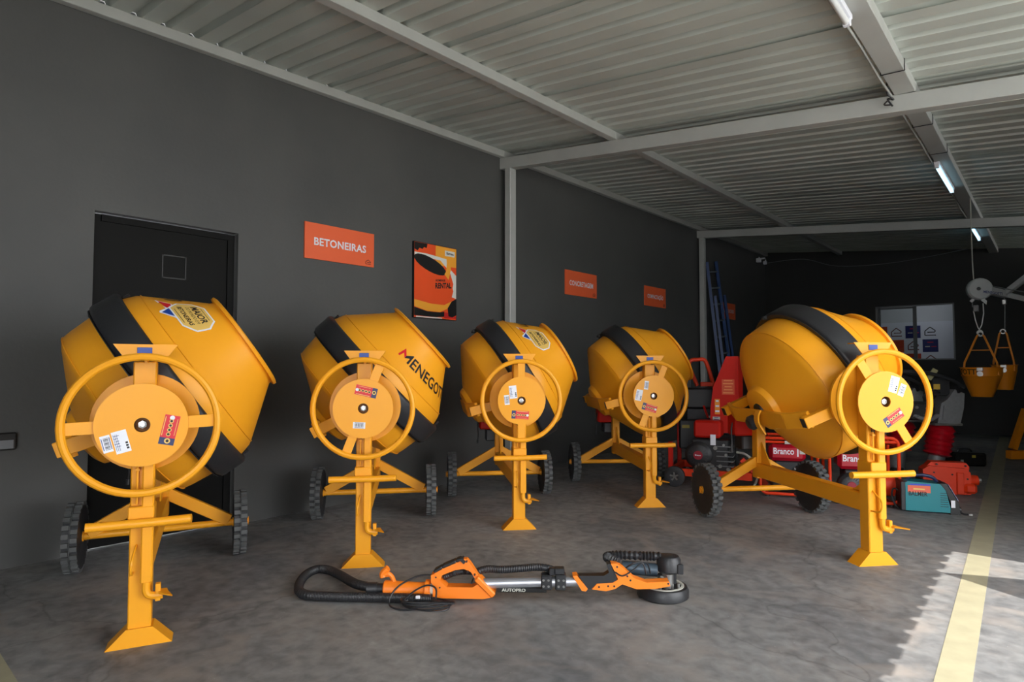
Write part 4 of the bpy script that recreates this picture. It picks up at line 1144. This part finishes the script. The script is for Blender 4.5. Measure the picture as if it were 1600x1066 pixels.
# ------------------------------------------------------------------ hoist, buckets and its stand
HYY = 9.0
def hp_(px, py, dy=0.0): return at_y(px, py, HYY + dy)
hz = thing('jib_hoist', 'pale grey jib hoist with pulley head hanging over the yellow buckets', 'hoist', hp_(1530, 455))
hz_o = hz.location.copy()
def L(px, py, dy=0.0): return hp_(px, py, dy) - hz_o
PALE = mat('pale_grey_enamel', (196, 200, 200), .4, .1, .08)
bm = B(); c = L(1530, 452)
lathe(bm, [(-.05, 0), (-.05, .11), (-.03, .125), (.03, .125), (.05, .11), (.05, 0)], 24, Matrix.Translation(c) @ Matrix.Rotation(R(20), 4, 'Z')); P('pulley_head', bm, PALE, hz)
bm = B(); cyl(bm, c + Vector((0, -.07, 0)), c + Vector((0, .07, 0)), .02, seg=10); P('pulley_axle', bm, DARKMETAL, hz)
bm = B(); prism(bm, [(L(1533, 462).x, L(1533, 462).z), (L(1542, 470).x, L(1542, 470).z), (L(1541, 476).x, L(1541, 476).z), (L(1526, 464).x, L(1526, 464).z)], .05); P('cheek_plate', bm, PALE, hz)
bm = B(); beam(bm, L(1530, 460), L(1517, 472), .04, .03); P('limit_lever', bm, PALE, hz)
bm = B(); beam(bm, L(1534, 452), L(1571, 460, .5), .07, .085, 0, .006); P('jib_arm', bm, PALE, hz)
bm = B(); add_text(bm, 'MENEGOTTI', .04, lambda u, v: L(1552, 457.2) + Vector((u, -.042 + u * .1, v - .02 - u * .22)), .001, .17); P('lettering', bm, INKBLUE, hz)
AEND = Vector((5.25, 9.25, 1.70)) - hz_o; BEND = Vector((5.25, 9.25, 2.95)) - hz_o
bm = B(); beam(bm, L(1571, 460, .5), L(1640, 476, .1), .05, .05); P('jib_arm', bm, PALE, hz)
bm = B(); beam(bm, L(1569, 460, .47), L(1650, 398, .1), .06, .06, 0, .005); P('brace', bm, PALE, hz)
q = L(1645, 477, .1)
bm = B(); cyl(bm, (q.x, q.y, -hz_o.z), (q.x, q.y, L(1650, 396, .1).z + .1), .05, seg=16); P('mast', bm, PALE, hz)
bm = B(); box(bm, q.x, q.y, -hz_o.z + .01, .4, .4, .02); P('mast_base', bm, PALE, hz)
bm = B(); tube(bm, [L(1538, 445), L(1575, 452, .4), L(1650, 465, .1)], .006, 6); P('hoist_rope', bm, GREYMETAL, hz)
bm = B(); tube(bm, [L(1519, 458), L(1519.5, 480)], .005, 6); P('pull_cord', bm, GREYMETAL, hz)
bm = B(); box(bm, *(L(1525, 482)), .05, .05, .075, .006); P('counterweight', bm, GREYMETAL, hz)
bm = B(); tube(bm, [L(1536, 474), L(1537, 490), L(1534, 508), L(1531, 514)], .006, 6); tube(bm, [L(1521, 486), L(1524, 500), L(1528, 512), L(1531, 516)], .006, 6); P('lifting_rope', bm, STEEL, hz)
hk = L(1531, 520)
bm = B(); tube(bm, [hk + Vector((.026 * math.cos(a), 0, .026 * math.sin(a))) for a in [2 * PI * k / 12 for k in range(10)]], .008, 6); P('hook', bm, STEEL, hz)
bm = B(); tube(bm, smooth_path([L(1569, 464, .5), L(1570, 480, .5), L(1570, 520, .5)], 3), .006, 6); P('lifting_rope', bm, GREYMETAL, hz)
bm = B(); box(bm, *(L(1569, 472, .5)), .04, .04, .06, .006); P('rope_block', bm, STEEL, hz)

BUCK = mat('bucket_yellow', (232, 140, 20), .45, 0, .08)
def bucket(px0, px1, pt, pb, bx0, bx1, apex, dy, label, letters):
    a, b_ = hp_(px0, pt, dy), hp_(px1, pt, dy); r = (b_ - a).length / 2; cx = (a + b_) / 2
    zb_ = hp_((px0 + px1) / 2, pb, dy).z; rb = r * (bx1 - bx0) / (px1 - px0)
    o = thing('concrete_bucket', label, 'bucket', (cx.x, cx.y, zb_), 0, 'yellow hoist buckets')
    h = a.z - zb_
    bm = B(); lathe(bm, [(0, 0), (0, rb), (h * .68, r * .93), (h * .70, r * .96), (h - .01, r), (h, r + .012), (h, r - .004), (.02, rb - .012), (.02, 0)], 36, Y2Z); bk = P('bucket_body', bm, BUCK, o)
    ap = hp_(*apex, dy) - o.location
    for s in (-1, 1):
        bm = B(); tube(bm, [(s * r * .80, -.02 - r * .45, h * .75), (s * r * .74, -r * .45, h * 1.15), (s * .035, 0, ap.z), (s * .02, 0, ap.z + .02)], .011, 6); P('bail_arm', bm, BUCK, o)
    bm = B(); cyl(bm, (-r * .42, -r * .22, h + (ap.z - h) * .55), (r * .42, -r * .22, h + (ap.z - h) * .55), .007, seg=6); P('bail_crossbar', bm, BUCK, o)
    bm = B(); tube(bm, [(.025 * math.cos(2 * PI * k / 12), 0, ap.z + .03 + .025 * math.sin(2 * PI * k / 12)) for k in range(12)], .008, 6, True); P('lifting_ring', bm, STEEL, o)
    bm = B(); box(bm, 0, -r - .006, h * .93, .06, .015, .04, .004); cyl(bm, (0, -r * .965 - .01, h * .78), (0, -r * .93, h * .78), .03, seg=12); P('latch', bm, STEEL, o)
    if letters:
        bm = B(); rr = lambda v: r * (.955 + .05 * v / (h * .3)) + .006
        fn = lambda u, v: (rr(v) * math.sin(-1.15 + u / r), -rr(v) * math.cos(-1.15 + u / r), h * .76 + v)
        add_text(bm, 'MENEGOTTI', .085, fn, .001, .42); P('brand_lettering', bm, INK, bk)
bucket(1500, 1568, 574, 620, 1517, 1552, (1531, 526), .0, 'yellow concrete bucket hanging from the hoist head, the nearer of the two', True)
bucket(1548, 1590, 570, 609, 1556, 1583, (1570, 522), .5, 'dimmer yellow bucket hanging behind the lettered one', False)

# yellow trestle leg in the dark at the right edge
O, rz, X, Z, pp = frame(1592, 718, 0)
tr = thing('steel_trestle', 'yellow slanted trestle frame in the dark by the floor line', 'trestle', O, rz)
bm = B(); beam(bm, (X(1583), 0, Z(702)), (X(1606), 0, Z(640)), .07, .07); P('leg', bm, BUCK, tr)
bm = B(); beam(bm, (X(1640), .0, Z(702)), (X(1612), 0, Z(640)), .07, .07); P('leg', bm, BUCK, tr)
bm = B(); pbox(bm, X, Z, 1576, 1650, 704, 717, -.05, .05, .004); P('sill', bm, BUCK, tr)

# ------------------------------------------------------------------ ceiling fittings
def lamp(y0, y1, x, on, label):
    zc = zb((y0 + y1) / 2) + SL * x - .03
    o = thing('fluorescent_lamp', label, 'lamp', (x, (y0 + y1) / 2, zc), 0, 'tube lamps under the right purlin')
    h = (y1 - y0) / 2
    bm = B(); box(bm, 0, 0, .015, .05, 2 * h, .03, .004); P('housing', bm, WHITE, o)
    for s in (-1, 1):
        bm = B(); box(bm, 0, s * (h - .02), -.012, .04, .03, .05, .004); P('end_cap', bm, WHITE, o)
    bm = B(); cyl(bm, (0, -h + .03, -.018), (0, h - .03, -.018), .016, seg=12)
    P('tube', bm, emis('lit_tube', (176, 228, 250), 0.9) if on else mat('unlit_tube', (220, 222, 222), .3), o)
lamp(2.55, 3.78, 3.87, False, 'unlit white tube lamp under the purlin at the top edge of the photo')
lamp(7.20, 8.40, 3.87, True, 'lit tube lamp under the purlin between the two roof beams')
lamp(10.75, 11.95, 3.85, True, 'lit tube lamp beyond the second roof beam')
# cable along the purlin, cable ties, hanging wires
wire = tag(obj('roof_cable', (lambda bm: (tube(bm, [(3.835 + .004 * math.sin(y * 5), y, zb(y) + SL * 3.83 + .004 - .012 * abs(math.sin(y * 2.1))) for y in [-1.5 + .25 * k for k in range(52)]], .008, 6), bm)[1])(B()), GALV), 'grey cable running along the side of the right roof purlin', 'cable')
for y, lab in ((3.05, 'nearest the unlit lamp'), (3.55, 'halfway along the first bay'), (4.75, 'just before the first roof beam'), (6.0, 'just past the first roof beam'), (6.9, 'just before the lit lamp')):
    z = zb(y) + SL * 3.92; bm = B()
    pts = [(3.85, z + .09), (3.85, z - .006), (3.99, z - .012), (3.99, z + .07)]
    for a, b_ in zip(pts[:-1], pts[1:]): beam(bm, (a[0], y, a[1]), (b_[0], y, b_[1]), .008, .004)
    tag(obj('cable_tie', bm, INK), 'black cable tie around the right roof purlin, ' + lab, 'cable tie', 'cable ties on the right purlin')
bm = B(); z5 = zb(5.2) + SL * 3.84 - .03
tube(bm, smooth_path([(3.84, 5.02, z5 + .06), (3.83, 5.10, z5 + .01), (3.86, 5.14, z5 - .03), (3.82, 5.15, z5 - .01), (3.85, 5.16, z5 - .07)], 5), .006, 6)
tube(bm, smooth_path([(3.85, 5.12, z5 - .02), (3.80, 5.14, z5 - .05), (3.84, 5.15, z5 - .06)], 5), .006, 6)
tag(obj('wire_end', bm, BLK), 'loose wire ends dangling where the right purlin meets the first beam', 'wire')
bm = B(); p0, p1 = at_y(1518, 372, 9.0), at_y(1522, 447, 9.0)
tube(bm, [(p0.x, p0.y, zb(9) + SL * p0.x), (p0.x, p0.y, p0.z), ((p0.x + p1.x) / 2 - .004, p0.y, (p0.z + p1.z) / 2), tuple(p1)], .006, 6)
tag(obj('drop_wire', bm, GREYP), 'thin pale wire dropping from the roof to the hoist head', 'wire')
el = thing('emergency_light', 'twin white emergency spotlights high in the far wall corner', 'light', at_y(1191, 409, 13.2))
bm = B(); box(bm, -.02, .03, .07, .14, .05, .03, .004); P('bracket', bm, WHITE, el)
for s, px, py in ((.085, 1186, 407), (.065, 1196, 411)):
    d = at_y(px, py, 13.2) - el.location
    bm = B(); box(bm, d.x, d.y - .02, d.z, s, s, s, .008); box(bm, d.x, d.y + .01, d.z + .04, .02, .02, .06); P('spot_head', bm, WHITE, el)
bm = B(); pa, pm, pb = at_y(1200, 411, 13.2), at_y(1310, 416, 12.6), at_y(1512, 389, 11.9)
tube(bm, smooth_path([pa, at_y(1255, 405, 12.9), pm, at_y(1400, 410, 12.4), pb], 6), .006, 6)
tag(obj('sagging_wire', bm, GREYMETAL), 'sagging wire from the emergency light to the far lamp', 'wire')
